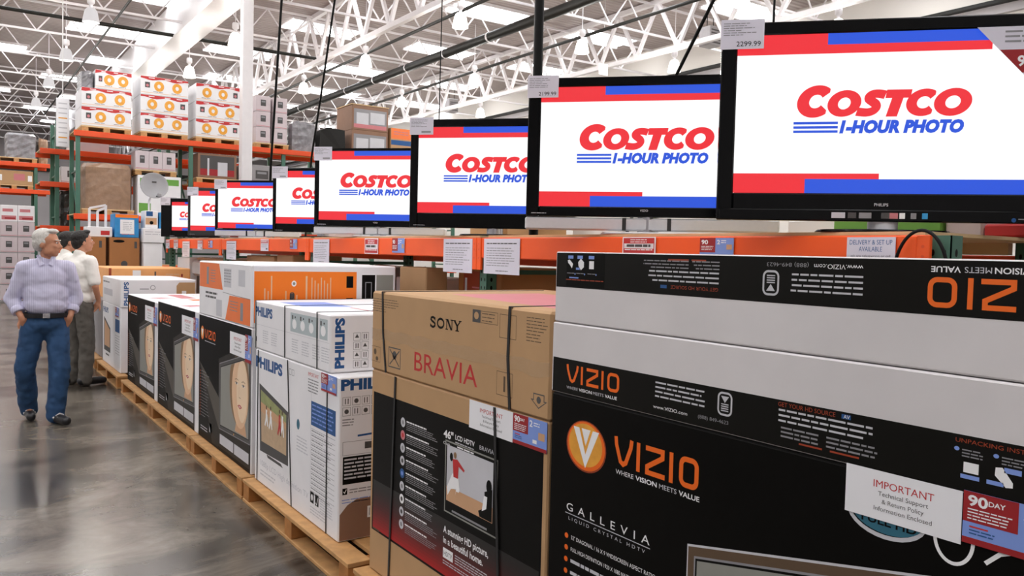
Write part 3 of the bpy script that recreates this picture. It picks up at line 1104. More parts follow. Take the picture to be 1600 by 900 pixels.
for which in (0, 1):
    z0 = 1.182 if which == 0 else 1.408
    z1 = z0 + .2235
    lab = ('flat carton, white above a black band, resting on the nearest black carton' if which == 0 else
           'topmost flat carton of the nearest stack, upside down with its black band uppermost')
    oo = ((FX + 2.62) / 2, (y0 + y1) / 2, z0)
    mb = MB()
    xa = FX if which == 0 else FX + .004
    mb.box(xa, 2.62, y0, y1 + (.002 if which else .004), z0, z1, 'carton_white', .004)
    mb.front(xa)
    mb.side(y0)
    mb.front(xa)
    b0, b1 = (z0 + .003, z0 + .112) if which == 0 else (z1 - .112, z1 - .003)
    mb.rect(-y1 + .004, -y0 - .006, b0, b1, 'carton_black_strip')
    if which == 0:
        vizio(mb, -1.997, 1.222, .246, .056, 'ink_orange')
        mb.text('WHERE', -1.994, 1.201, .009, 'ink_pale', 2, w=.055)
        mb.text('VISION', -1.934, 1.201, .009, 'ink_white', 2, w=.062, bold=.02)
        mb.text('MEETS', -1.866, 1.201, .009, 'ink_pale', 2, w=.048)
        mb.text('VALUE', -1.812, 1.201, .009, 'ink_white', 2, w=.053, bold=.02)
        mb.para(-1.604, -1.425, 1.279, .0125, 4, 'ink_pale', 2, fill=.36, ragged=.1)
        mb.text('www.VIZIO.com', -1.610, 1.205, .009, 'ink_white', 2, w=.126)
        mb.text('(888) 849-4623', -1.446, 1.206, .009, 'ink_grey', 2, w=.10)
        badge(mb, -1.380, 1.229, .042, .055, 'ink_pale')
        mb.text('GET YOUR HD SOURCE', -1.20, 1.279, .010, 'ink_brick', 2, w=.15)
        mb.rect(-1.035, -1.013, 1.279, 1.289, 'ink_blue', 2)
        mb.text('AV', -1.03, 1.280, .008, 'ink_white', 3)
        mb.para(-1.198, -.953, 1.273, .0125, 3, 'ink_pale', 2, fill=.36, ragged=.15, seed=4)
        mb.para(-1.19, -1.08, 1.232, .010, 3, 'ink_grey', 2, fill=.4, seed=5)
        mb.para(-1.07, -.94, 1.232, .010, 3, 'ink_grey', 2, fill=.4, seed=6)
        mb.rect(-1.14, -1.08, 1.199, 1.203, 'ink_brick', 2)
        mb.rect(-1.06, -.99, 1.199, 1.203, 'ink_brick', 2)
        mb.text('UNPACKING INSTRUCTIONS', -.79, 1.279, .008, 'ink_brick', 2, w=.2)
        for i in range(3):
            u = -.787 + i * .072
            mb.disc(u, 1.266, .005, .004, 'ink_light_blue', 2)
            mb.para(u + .01, u + .05, 1.267, .006, 3, 'ink_grey', 2, fill=.4, seed=i)
        mb.rect(-.773, -.745, 1.223, 1.243, 'ink_white', 2)
        mb.rect(-.778, -.743, 1.211, 1.219, 'ink_light_blue', 2)
        mb.poly([(-.715, 1.245), (-.703, 1.247), (-.684, 1.222), (-.684, 1.213), (-.696, 1.211), (-.716, 1.23)], 'ink_white', 2)
        mb.rect(-.700, -.670, 1.238, 1.248, 'ink_light_blue', 2)
        mb.rect(-.73, -.70, 1.211, 1.219, 'ink_light_blue', 2)
    else:
        mb.rect(-2.015, -1.833, z1 - .108, z1 - .006, 'carton_black', 2)
        for i, u in enumerate((-2.008, -1.962, -1.908)):
            mb.rect(u, u + .026, 1.610, 1.620, 'ink_light_blue', 3)
            mb.para(u - .004, u + .032, 1.566, .006, 1, 'ink_grey', 3, ragged=0)
            mb.disc(u + .036, 1.563, .003, .003, 'ink_light_blue', 3, 8)
        mb.poly([(-2.010, 1.605), (-2.0, 1.607), (-1.983, 1.594), (-1.988, 1.580), (-1.998, 1.590), (-2.008, 1.597)], 'ink_white', 3)
        mb.poly([(-1.958, 1.600), (-1.945, 1.611), (-1.930, 1.600), (-1.930, 1.585), (-1.944, 1.575), (-1.956, 1.588)], 'ink_white', 3)
        mb.rect(-1.968, -1.95, 1.576, 1.583, 'ink_light_blue', 3)
        mb.rect(-1.905, -1.883, 1.580, 1.604, 'ink_white', 3)
        mb.rect(-2.0, -1.955, 1.549, 1.553, 'ink_light_blue', 3)
        mb.para(-2.016, -1.838, 1.546, .008, 1, 'ink_brick', 3, ragged=0)
        mb.para(-1.673, -1.50, 1.613, .009, 3, 'ink_grey', 2, fill=.35, ragged=.2, rot180=True)
        mb.para(-1.49, -1.395, 1.613, .009, 3, 'ink_grey', 2, fill=.35, ragged=.2, rot180=True)
        mb.rect(-1.575, -1.50, 1.613, 1.617, 'ink_brick', 2)
        mb.rect(-1.49, -1.44, 1.613, 1.617, 'ink_brick', 2)
        mb.para(-1.655, -1.396, 1.585, .0125, 3, 'ink_pale', 2, fill=.34, ragged=.1, rot180=True, seed=3)
        mb.rect(-1.601, -1.577, 1.537, 1.546, 'ink_blue', 2)
        mb.text('GET YOUR HD SOURCE', -1.397, 1.546, .009, 'ink_brick', 2, w=.165, rot=180)
        mb.text('(888) 849-4623', -1.135, 1.615, .009, 'ink_grey', 2, w=.115, rot=180)
        badge(mb, -1.258, 1.539, .042, .055, 'ink_pale', 2, True)
        mb.text('www.VIZIO.com', -1.001, 1.614, .010, 'ink_white', 2, w=.12, rot=180)
        mb.para(-1.183, -1.0, 1.591, .0125, 4, 'ink_pale', 2, fill=.34, ragged=.1, rot180=True, seed=8)
        vizio(mb, -.860, 1.535, .275, .060, 'ink_orange', 2, True)
        mb.text('VALUE', -.797, 1.616, .011, 'ink_white', 2, w=.058, bold=.02, rot=180)
        mb.text('MEETS', -.740, 1.616, .011, 'ink_pale', 2, w=.050, rot=180)
        mb.text('VISION', -.675, 1.616, .011, 'ink_white', 2, w=.060, bold=.02, rot=180)
        mb.text('WHERE', -.612, 1.616, .011, 'ink_pale', 2, w=.055, rot=180)
    tag(mb.build('carton', None, oo), lab, 'carton', G_TV)

# --- brown stack: standing carton with a black printed panel, thick flat carton on it
x0, x1, y0, y1 = FX + .004, FX + .36, 2.085, 3.435
Z0b = .16
r, o = carton_root(x0, x1, y0, y1, Z0, 'standing brown carton with black and red printed panel showing a football picture', G_TV)
mb = MB()
mb.box(x0, x1, y0, y1, Z0, 1.074, 'carton_kraft', .006)
mb.front(x0)
mb.rect(-3.412, -2.11, .335, .975, 'ink_black')
nn = 16
for i in range(nn):     # printed red fade along the foot of the panel
    t = i / nn
    c = (int(150 * (1 - t) ** 1.5 + 18), int(14 + 4 * t), int(16 + 2 * t))
    m = mat('ink_fade_%d' % i, c, .5, var=.02)
    mb.rect(-3.40, -2.12, .345 + .014 * i, .345 + .014 * (i + 1), m, 2)
for i in range(9):
    z = .885 - i * .0555
    mb.disc(-3.115, z, .021, .021, ('ink_pale', 'ink_pink', 'ink_pale', 'ink_pale', 'ink_blue', 'ink_pale', 'ink_white', 'ink_pale', 'ink_pale')[i], 3, 18)
    mb.disc(-3.115, z, .010, .010, ('ink_grey', 'ink_red', 'ink_grey', 'ink_dark_grey', 'ink_light_blue', 'ink_grey', 'ink_dark_grey', 'ink_dark_grey', 'ink_grey')[i], 4, 12)
    mb.para(-3.082, -2.88, z + .012, .009, 1, 'ink_white', 3, fill=.7, seed=i)
    mb.para(-3.082, -2.80, z + .001, .008, 4, 'ink_grey', 3, fill=.4, ragged=.2, seed=i + 20)
mb.text('46"', -2.765, .893, .028, 'ink_white', 3, w=.075, bold=.03)
mb.text('Class', -2.765, .865, .012, 'ink_white', 3, w=.05)
mb.text('LCD HDTV', -2.675, .900, .018, 'ink_white', 3, w=.14, bold=.02)
mb.para(-2.675, -2.54, .891, .010, 1, 'ink_pale', 3, ragged=0)
mb.para(-2.66, -2.54, .876, .014, 1, 'ink_white', 3, ragged=0)
mb.text('BRAVIA', -2.50, .898, .016, 'ink_pale', 3, w=.095)
mb.frame(-2.75, -2.375, .60, .885, .006, 'ink_steel', 3)
mb.rect(-2.742, -2.383, .606, .880, 'ink_black', 2)
mb.rect(-2.735, -2.405, .648, .868, 'ink_pale', 3)
mb.rect(-2.735, -2.405, .648, .705, 'ink_skin_tan', 4)
mb.rect(-2.69, -2.44, .612, .620, 'ink_grey', 3)
mb.disc(-2.672, .838, .011, .013, 'ink_hair', 6, 12)
mb.disc(-2.700, .826, .012, .017, 'ink_black', 6, 12)
mb.poly([(-2.690, .82), (-2.655, .825), (-2.60, .795), (-2.605, .787), (-2.645, .80), (-2.648, .752), (-2.682, .752)], 'ink_red', 6)
mb.poly([(-2.69, .765), (-2.645, .755), (-2.635, .71), (-2.66, .66), (-2.672, .665), (-2.66, .71), (-2.70, .70), (-2.725, .67), (-2.732, .70)], 'ink_white', 5)
mb.poly([(-2.66, .70), (-2.64, .70), (-2.66, .65), (-2.68, .65)], 'ink_skin_tan', 6)
mb.disc(-2.43, .775, .018, .026, 'ink_black', 6, 14)
mb.poly([(-2.46, .75), (-2.408, .77), (-2.408, .65), (-2.49, .65), (-2.50, .67), (-2.455, .69)], 'ink_black', 5)
mb.poly([(-2.462, .735), (-2.44, .735), (-2.445, .69), (-2.475, .675)], 'ink_white', 6)
mb.text('A stunning HD picture,', -2.752, .516, .026, 'ink_white', 3, w=.325, bold=.02)
mb.text('in a beautiful home.', -2.752, .474, .026, 'ink_white', 3, w=.29, bold=.02)
mb.rect(-2.752, -2.675, .415, .455, 'ink_white', 3)
mb.text('HDTV', -2.745, .425, .018, 'ink_dark_grey', 4, w=.063)
mb.para(-2.66, -2.40, .452, .010, 4, 'ink_pale', 3, fill=.4, seed=77)
mb.para(-2.752, -2.36, .405, .010, 2, 'ink_pale', 3, fill=.4, seed=78)
mb.rect(-3.40, -3.33, .340, .348, 'ink_brown', 3)
mb.build('box', r, o)
notice(r, o, x0, 2.572, 2.286, .968, 1.073)
promo(r, o, x0, 2.284, 2.09, .970, 1.073)
strap(r, o, [(x0 - .004, 3.19, 1.072), (x0 - .004, 3.225, Z0 + .01)])
strap(r, o, [(x0 - .006, 2.40, 1.072), (x0 - .006, 2.33, Z0 + .01)])

r, o = carton_root(x0, 2.6, y0, y1, 1.076, 'thick flat brown carton with SONY and red BRAVIA printing, taped across its middle', G_TV)
mb = MB()
xb = FX + .001
mb.box(xb, 2.58, y0 - .002, y1 + .004, 1.076, 1.436, 'carton_kraft', .009)
mb.front(xb)


def sony(mb, u, v, w, h, m, l=1):
    """slab-serif maker's name built from strokes"""
    lw = w / 4.35
    t = h * .22
    S_ = [(.80, .78), (.70, .93), (.48, .97), (.26, .90), (.22, .74), (.38, .60), (.62, .50), (.80, .38), (.80, .18), (.62, .05), (.38, .05), (.18, .20)]
    tf = lambda k: (lambda p: (u + k + p[0] * lw, v + p[1] * h))
    ar = h / lw
    def st(k, pts, w_=None):
        mb.stroke([(x, y * ar) for x, y in pts], (w_ or t) / lw, m, l, False, lambda p: tf(k)((p[0], p[1] / ar)))
    st(0, S_)
    mb.rect(u + .80 * lw, u + .86 * lw, v + .66 * h, v + h, m, l)
    mb.rect(u + .12 * lw, u + .18 * lw, v, v + .34 * h, m, l)
    mb.ring(u + 1.60 * lw, v + h * .5, lw * .52, h * .53, t, m, l)
    k = 2.28 * lw
    mb.rect(u + k + .10 * lw, u + k + .20 * lw, v, v + h, m, l)
    mb.rect(u + k + .80 * lw, u + k + .90 * lw, v, v + h, m, l)
    mb.poly([(u + k + .10 * lw, v + h), (u + k + .36 * lw, v + h), (u + k + .90 * lw, v), (u + k + .68 * lw, v)], m, l)
    for a, b in ((-.02, .34),): mb.rect(u + k + a * lw, u + k + b * lw, v, v + .09 * h, m, l)
    mb.rect(u + k - .02 * lw, u + k + .2 * lw, v + .91 * h, v + h, m, l)
    mb.rect(u + k + .66 * lw, u + k + 1.02 * lw, v + .91 * h, v + h, m, l)
    k = 3.32 * lw
    st(k, [(.14, .96), (.52, .48)], t * 1.1)
    st(k, [(.90, .96), (.52, .48)], t * .7)
    mb.rect(u + k + .42 * lw, u + k + .62 * lw, v, v + .5 * h, m, l)
    mb.rect(u + k + .28 * lw, u + k + .76 * lw, v, v + .09 * h, m, l)
    mb.rect(u + k - .02 * lw, u + k + .34 * lw, v + .91 * h, v + h, m, l)
    mb.rect(u + k + .70 * lw, u + k + 1.06 * lw, v + .91 * h, v + h, m, l)


sony(mb, -2.895, 1.318, .25, .042, 'ink_black')
mb.text('BRAVIA', -3.018, 1.124, .078, 'ink_red', 1, w=.495)
mb.para(-3.435, -3.17, 1.404, .011, 6, 'ink_brown', 1, fill=.25, ragged=.5)
mb.frame(-3.262, -3.145, 1.108, 1.198, .005, 'ink_dark_grey')
mb.stroke([(-3.25, 1.12), (-3.158, 1.187)], .006, 'ink_dark_grey')
mb.stroke([(-3.25, 1.187), (-3.158, 1.12)], .006, 'ink_dark_grey')
mb.disc(-3.204, 1.165, .02, .018, 'ink_dark_grey')
mb.frame(-3.435, -3.345, 1.115, 1.185, .002, 'ink_brown')
mb.disc(-3.40, 1.16, .014, .014, 'ink_brown'); mb.disc(-3.38, 1.13, .014, .01, 'ink_brown')
mb.rect(-2.565, -2.51, 1.365, 1.412, 'ink_dark_grey')
mb.disc(-2.538, 1.39, .016, .014, 'carton_kraft', 2, 14)
mb.frame(-2.508, -2.395, 1.365, 1.410, .002, 'ink_brown')
mb.para(-2.50, -2.41, 1.402, .013, 3, 'ink_brown', 1, fill=.25, ragged=.3)
mb.frame(-2.383, -2.28, 1.324, 1.408, .002, 'ink_brown')
mb.frame(-2.395, -2.295, 1.120, 1.205, .002, 'ink_brown')
mb.stroke([(-2.345, 1.135), (-2.345, 1.19)], .012, 'ink_brown')
mb.para(-2.22, -2.10, 1.410, .011, 5, 'ink_brown', 1, fill=.25, ragged=.3, seed=9)
mb.para(-2.22, -2.12, 1.354, .011, 3, 'ink_brown', 1, fill=.25, ragged=.3, seed=10)
mb.stroke([(-2.17, 1.158), (-2.112, 1.158), (-2.112, 1.137), (-2.10, 1.137), (-2.141, 1.112), (-2.182, 1.137), (-2.17, 1.137)], .004, 'ink_dark_grey', 1, True)
mb.disc(-2.141, 1.139, .012, .012, 'ink_dark_grey')
mb.top(1.436)
mb.poly([(-3.10, xb + .22), (-2.10, xb + .10), (-2.10, 2.3), (-3.10, 2.3)], 'ink_pink')
mb.build('box', r, o)
mb = MB()
mb.front(xb, .0012)
A = [(-3.435 + i * .0225, 1.268 - .003 * math.sin(i * .8)) for i in range(61)]
Bq = [(p[0], p[1] - .05 - .004 * math.sin(p[0] * 31)) for p in A]
mb.band(Bq, A, 'tape_clear', 1)
mb.build('packing_tape', r, o)
mb = MB()
mb.add([(2.0, 2.09, 1.437), (2.55, 2.09, 1.437), (2.55, 2.40, 1.50), (2.0, 2.30, 1.475), (2.0, 2.09, 1.440), (2.55, 2.09, 1.440), (2.55, 2.40, 1.503), (2.0, 2.30, 1.478)],
       [(0, 1, 2, 3), (7, 6, 5, 4), (0, 3, 7, 4), (3, 2, 6, 7), (2, 1, 5, 6), (1, 0, 4, 5)], 'carton_kraft')
mb.build('top_flap', r, o)
for ya, yb in ((3.33, 3.283), (2.319, 2.306)):
    strap(r, o, [(2.5, ya, 1.4375), (xb - .002, ya, 1.4375), (xb - .0025, (ya + yb) / 2 + .012, 1.26), (xb - .0025, yb, 1.078)])

# --- white stack
y0, y1 = 3.80, 5.155
r, o = carton_root(FX, FX + .36, y0, y1, Z0, 'standing white carton with blue lettering and a picture of players in a wheat coloured field', G_TV)
mb = MB()
mb.box(FX, FX + .36, y0, y1, Z0, .982, 'carton_bright_white', .006)
mb.front(FX)
mb.text('PHILIPS', -5.150, .873, .062, 'ink_blue', w=.50, bold=.05)
def quad(tl, tr, br, bl, m, l):
    mb.poly([bl, br, tr, tl], m, l)


quad((-5.075, .772), (-4.545, .678), (-4.535, .366), (-5.05, .350), 'ink_dark_grey', 1)
quad((-5.045, .735), (-4.575, .655), (-4.568, .42), (-5.022, .415), 'ink_wheat', 2)
quad((-5.045, .735), (-4.575, .655), (-4.574, .61), (-5.04, .66), 'ink_meadow', 3)
quad((-5.04, .66), (-4.574, .61), (-4.572, .57), (-5.036, .60), 'ink_skin_tan', 3)
for u, m, k in ((-4.93, 'ink_white', .9), (-4.85, 'ink_white', 1.0), (-4.69, 'ink_red', 1.1), (-4.64, 'ink_white', 1.1)):
    z = .575
    mb.poly([(u - .012, z + .06 * k), (u + .014, z + .055 * k), (u + .022, z), (u + .034, z - .05 * k), (u + .02, z - .055 * k), (u + .004, z - .015), (u - .022, z - .06 * k), (u - .034, z - .05 * k), (u - .014, z)], m, 4)
    mb.disc(u, z + .074 * k, .011, .013, 'ink_brown', 5, 12)
    mb.poly([(u + .012, z + .05 * k), (u + .04, z + .02), (u + .034, z + .012), (u + .01, z + .03)], 'ink_skin_tan', 5)
mb.poly([(-4.92, .352), (-4.66, .352), (-4.62, .335), (-4.90, .335)], 'ink_dark_grey', 2)
mb.text('1080p LCD High definition TV', -5.04, .262, .034, 'ink_pale', w=.83)
mb.para(-5.04, -4.75, .235, .022, 2, 'ink_pale', 1, fill=.4)
mb.frame(-4.535, -4.50, .90, .935, .003, 'ink_grey'); mb.frame(-4.49, -4.455, .90, .935, .003, 'ink_grey')
mb.disc(-4.38, .64, .024, .03, 'ink_teal', 1, 16)
mb.para(-4.40, -4.22, .575, .018, 5, 'ink_pale', 1, fill=.4, seed=2)
mb.text('IMPORTANT', -4.235, .935, .020, 'ink_red', w=.15)
mb.para(-4.235, -4.08, .920, .016, 5, 'ink_grey', 1, fill=.4, seed=3)
mb.rect(-4.185, -3.845, .675, .805, 'ink_blue')
mb.para(-4.17, -3.87, .79, .022, 5, 'ink_light_blue', 2, fill=.35, seed=11)
mb.rect(-4.187, -4.184, .25, .90, 'ink_pale')
for i in range(14):
    z = .655 - i * .026
    mb.rect(-4.18, -3.85, z, z + .002, 'ink_grey')
    mb.para(-4.175, -3.87, z - .006, .012, 1, 'ink_grey', 1, fill=.5, ragged=.5, seed=i)
mb.rect(-4.18, -4.13, .255, .315, 'ink_black'); mb.rect(-4.11, -4.06, .255, .315, 'ink_black')
mb.disc(-4.155, .285, .014, .018, 'ink_white', 2, 12); mb.stroke([(-4.10, .27), (-4.085, .262), (-4.068, .305)], .006, 'ink_white', 2)
mb.para(-4.04, -3.86, .30, .014, 5, 'ink_pale', 1, fill=.4, seed=6)
mb.para(-4.18, -3.95, .235, .016, 3, 'ink_pale', 1, fill=.4, seed=7)
mb.side(y0)
mb.text('PHILIPS', 1.606, .918, .05, 'ink_blue', w=.31, bold=.05)
for j in range(2):
    for i in range(4):
        u, v = 1.616 + i * .052, .838 - j * .052
        mb.frame(u, u + .044, v, v + .044, .002, 'ink_grey')
        if (i + j) % 2: mb.disc(u + .022, v + .022, .012, .012, 'ink_dark_grey', 1, 12)
        else:
            mb.rect(u + .012, u + .017, v + .008, v + .036, 'ink_dark_grey'); mb.rect(u + .027, u + .032, v + .008, v + .036, 'ink_dark_grey')
mb.para(1.616, 1.68, .77, .014, 3, 'ink_grey', 1, fill=.4)
mb.poly([(1.70, .685), (1.80, .69), (1.80, .68), (1.70, .675)], 'ink_blue')
mb.frame(1.620, 1.94, .585, .655, .002, 'ink_grey')
mb.rect(1.74, 1.80, .61, .645, 'ink_dark_grey')
mb.rect(1.622, 1.94, .437, .578, 'ink_black')
mb.para(1.63, 1.92, .567, .019, 6, 'ink_pale', 2, fill=.45, seed=8)
mb.rect(1.622, 1.648, .385, .418, 'ink_black')
mb.stroke([(1.628, .402), (1.634, .394), (1.643, .412)], .004, 'ink_white', 2)
mb.para(1.66, 1.9, .41, .014, 2, 'ink_grey', 1, fill=.4)
mb.para(1.62, 1.9, .36, .014, 2, 'ink_light_blue', 1, fill=.3, seed=5)
mb.poly([(1.609, Z0 + .006), (1.95, Z0 + .006), (1.95, .355), (1.70, .355), (1.65, .33), (1.609, .285)], 'carton_kraft_dull')
mb.rect(1.76, 1.84, .25, .31, 'ink_white', 2)
for i in range(9): mb.rect(1.77 + i * .007, 1.773 + i * .007, .26, .30, 'ink_dark_grey', 3)
mb.build('box', r, o)
promo(r, o, FX, 4.036, 3.835, .885, .979)
strap(r, o, [(FX - .003, 5.10, .980), (FX - .003, 5.10, Z0 + .004)], .01)
strap(r, o, [(FX - .003, 4.56, .980), (FX - .003, 4.47, Z0 + .004)], .01)
strap(r, o, [(FX - .003, 3.96, .980), (FX - .003, 3.95, Z0 + .004)], .01)

y0, y1 = 3.935, 5.19
r, o = carton_root(FX, 2.58, y0, y1, .984, 'flat white carton with blue lettering down its end, lying on the tall white carton', G_TV)
mb = MB()
mb.box(FX, 2.58, y0, y1, .985, 1.287, 'carton_bright_white', .008)
mb.front(FX)
mb.text('PHILIPS', -5.172, 1.196, .052, 'ink_blue', w=.33, bold=.05)
mb.rect(-5.18, -3.945, 1.138, 1.140, 'ink_pale')
mb.rect(-4.525, -4.10, 1.150, 1.258, 'ink_mist'); mb.rect(-4.08, -3.97, 1.150, 1.258, 'ink_mist')
for u in (-4.46, -4.33, -4.20, -4.03):
    mb.disc(u, 1.195, .035, .028, 'ink_white', 2, 16); mb.rect(u - .04, u - .02, 1.222, 1.245, 'ink_dark_grey', 2)
    mb.disc(u + .012, 1.235, .008, .006, 'ink_black', 2, 8)
for j, u in enumerate((-5.02, -4.86, -4.50, -4.34, -4.18, -4.05)):
    mb.para(u, u + .11, 1.11, .014, 6, 'ink_pale', 1, fill=.4, seed=int(-u * 100))
mb.rect(-5.17, -5.14, 1.03, 1.06, 'ink_dark_grey')
mb.side(y0)
mb.text('PHILIPS', 1.676, 1.008, .046, 'ink_blue', w=.262, bold=.05, rot=90)
for j in range(2):
    for i in range(4):
        u, v = 1.728 + j * .046, 1.005 + i * .048
        mb.frame(u, u + .040, v, v + .042, .002, 'ink_grey')
        if (i + j) % 2: mb.poly([(u + .008, v + .015), (u + .032, v + .015), (u + .02, v + .035)], 'ink_dark_grey')
        else: mb.rect(u + .012, u + .017, v + .008, v + .034, 'ink_dark_grey'); mb.rect(u + .024, u + .029, v + .008, v + .034, 'ink_dark_grey')
mb.top(1.287)
mb.poly([(-4.95, 1.68), (-4.55, 1.68), (-4.45, 1.95), (-4.9, 1.95)], 'ink_light_blue')
mb.rect(-4.40, -4.0, 1.9, 1.92, 'ink_pink')
mb.poly([(-4.25, 1.98), (-3.95, 1.85), (-3.95, 2.3), (-4.25, 2.3)], 'ink_steel')
mb.build('box', r, o)
for ya in (5.16, 4.62, 4.115):
    strap(r, o, [(2.5, ya, 1.2885), (FX - .002, ya, 1.2885), (FX - .003, ya - .005, 1.14), (FX - .003, ya - .01, .987)], .01)


# --- three black cartons with the printed face
def face_carton(y0, y1, z1, label, notice_z=None, sideband=True, rows=1, tail=None, edge=.93):
    r, o = carton_root(FX, FX + .3, y0, y1, Z0, label, G_TV)
    L = y1 - y0
    mb = MB()
    mb.box(FX, FX + .3, y0, y1, Z0, z1, 'carton_bright_white', .006)
    mb.front(FX)
    H = z1 - Z0
    u0 = -y1
    mb.rect(u0 + .004, u0 + L * edge, Z0 + .005, z1 - .005, 'carton_black')
    mb.disc(u0 + L * .075, z1 - H * .145, L * .035, H * .055, 'ink_orange', 2)
    mb.disc(u0 + L * .073, z1 - H * .142, L * .028, H * .045, 'ink_amber', 3)
    mb.poly([(u0 + L * .053, z1 - H * .115), (u0 + L * .097, z1 - H * .115), (u0 + L * .075, z1 - H * .18)], 'ink_white', 4)
    vizio(mb, u0 + L * .13, z1 - H * .18, L * .22, H * .07, 'ink_orange')
    mb.para(u0 + L * .13, u0 + L * .35, z1 - H * .20, H * .016, 1, 'ink_pale', 2, ragged=0)
    # grey printed diagonal light, list and picture
    mb.poly([(u0 + L * .01, z1 - H * .38), (u0 + L * .42, z1 - H * .80), (u0 + L * .42, Z0 + H * .02), (u0 + L * .30, Z0 + H * .02)], 'ink_shade', 2)
    mb.poly([(u0 + L * .01, z1 - H * .38), (u0 + L * .44, z1 - H * .60), (u0 + L * .44, Z0 + H * .16), (u0 + L * .40, Z0 + H * .20)], 'ink_dusk', 2.5)
    mb.poly([(u0 + L * .42, z1 - H * .30), (u0 + L * (edge - .01), z1 - H * .10), (u0 + L * (edge - .01), Z0 + H * .03), (u0 + L * .42, Z0 + H * .03)], 'ink_shade', 1.5)
    for i in range(16):
        z = z1 - H * (.46 + .024 * i)
        mb.disc(u0 + L * .035, z, .006, .006, 'ink_orange', 3, 8)
        mb.para(u0 + L * .055, u0 + L * .24, z + .006, .012, 1, 'ink_grey', 3, ragged=.5, seed=i)
    a, b, c, d = u0 + L * .44, u0 + L * (edge - .005), Z0 + H * .168, Z0 + H * .67
    sl0, sl1 = H * .032 / (b - a), H * .165 / (b - a)

    def tvp(k, m, l):
        mb.poly([(a + k, c + sl0 * k + k), (b - k, c + sl0 * (b - a - k) + k), (b - k, d + sl1 * (b - a - k) - k), (a + k, d + sl1 * k - k)], m, l)
    tvp(0, 'ink_grey', 2)
    tvp(.006, 'ink_dark_grey', 3)
    tvp(.028, 'ink_black', 4)
    tvp(.034, 'ink_steel', 5)
    fx, fz, fw, fh = a + (b - a) * .69, Z0 + H * .53, (b - a) * .275, H * .26
    nf = 30
    topz = lambda u: d + sl1 * (u - a) - .037
    oval = lambda kx, ky, dx=0, dz=0: [(fx + dx + fw * kx * math.cos(t), min(fz + dz + fh * ky * math.sin(t), topz(fx + dx + fw * kx * math.cos(t)))) for t in [2 * PI * k / nf for k in range(nf)]]
    mb.poly([(fx - fw * .7, topz(fx - fw * .7) + .04), (fx - fw * .2, topz(fx) + .10), (fx + fw * .1, topz(fx) + .05)], 'ink_brown', 2)
    mb.poly(oval(1.12, 1.1, -.02, .03), 'ink_hair', 6)
    mb.poly([(fx - fw * .55, c + sl0 * (fx - a) + .04), (fx + fw * .75, c + sl0 * (fx - a) + .045), (fx + fw * .45, fz - fh * .6), (fx - fw * .25, fz - fh * .55)], 'ink_skin_tan', 7)
    mb.poly(oval(.93, 1.0), 'ink_skin', 8)
    mb.poly(oval(.60, .85, fw * .22, .01), 'ink_skin_light', 9)
    for s in (-1, 1):
        q = fx + s * fw * .38
        mb.disc(q, fz + fh * .20, fw * .15, fh * .030, 'ink_white', 10, 12)
        mb.disc(q, fz + fh * .20, fw * .07, fh * .030, 'ink_brown', 11, 10)
        mb.stroke([(q - fw * .17, fz + fh * .215), (q, fz + fh * .235), (q + fw * .17, fz + fh * .215)], fh * .012, 'ink_brown', 11)
        mb.stroke([(q - fw * .2, fz + fh * .29), (q, fz + fh * .325), (q + fw * .2, fz + fh * .30)], fh * .018, 'ink_hair', 10)
        mb.disc(fx + s * fw * .05, fz - fh * .16, fw * .045, fh * .012, 'ink_hair', 10, 8)
    mb.stroke([(fx - fw * .10, fz + fh * .12), (fx - fw * .13, fz - fh * .12), (fx - fw * .06, fz - fh * .17)], fh * .014, 'ink_skin_tan', 10)
    mb.poly([(fx - fw * .26, fz - fh * .40), (fx - fw * .06, fz - fh * .345), (fx, fz - fh * .36), (fx + fw * .06, fz - fh * .345), (fx + fw * .26, fz - fh * .40), (fx, fz - fh * .47)], 'ink_lip', 10)
    mb.poly([(fx - fw * .15, fz - fh * .395), (fx + fw * .15, fz - fh * .395), (fx, fz - fh * .42)], 'ink_white', 11)
    mb.rect(a + .02, (a + b) / 2 - .01, Z0 + H * .06, Z0 + H * .135, 'ink_pale', 2)
    mb.rect((a + b) / 2 + .01, b - .03, Z0 + H * .06, Z0 + H * .135, 'ink_pale', 2)
    mb.disc((a + b) / 2, c + .03, .008, .008, 'ink_amber', 5, 10)
    mb.rect(u0 + L * .24, u0 + L * .29, Z0 + H * .09, Z0 + H * .16, 'ink_pale', 2)
    mb.para(u0 + L * .05, u0 + L * .2, Z0 + H * .10, .02, 2, 'ink_pale', 2, seed=3)
    mb.build('box', r, o)
    w = L * .26
    yb = y0 + L * .10
    notice(r, o, FX, yb + w, yb, z1 - H * .22, z1 - H * .06)
    promo(r, o, FX, yb - .002, yb - .002 - L * .10, z1 - H * .24, z1 - H * .05)
    return r


face_carton(5.24, 6.585, 1.098, 'largest black carton with a printed face, under the white and orange carton', edge=.994)
face_carton(6.605, 8.11, 1.105, 'middle black carton with a printed face, its white top strewn with papers')
face_carton(8.15, 9.68, 1.085, 'farthest black carton with a printed face, beside the small white carton')
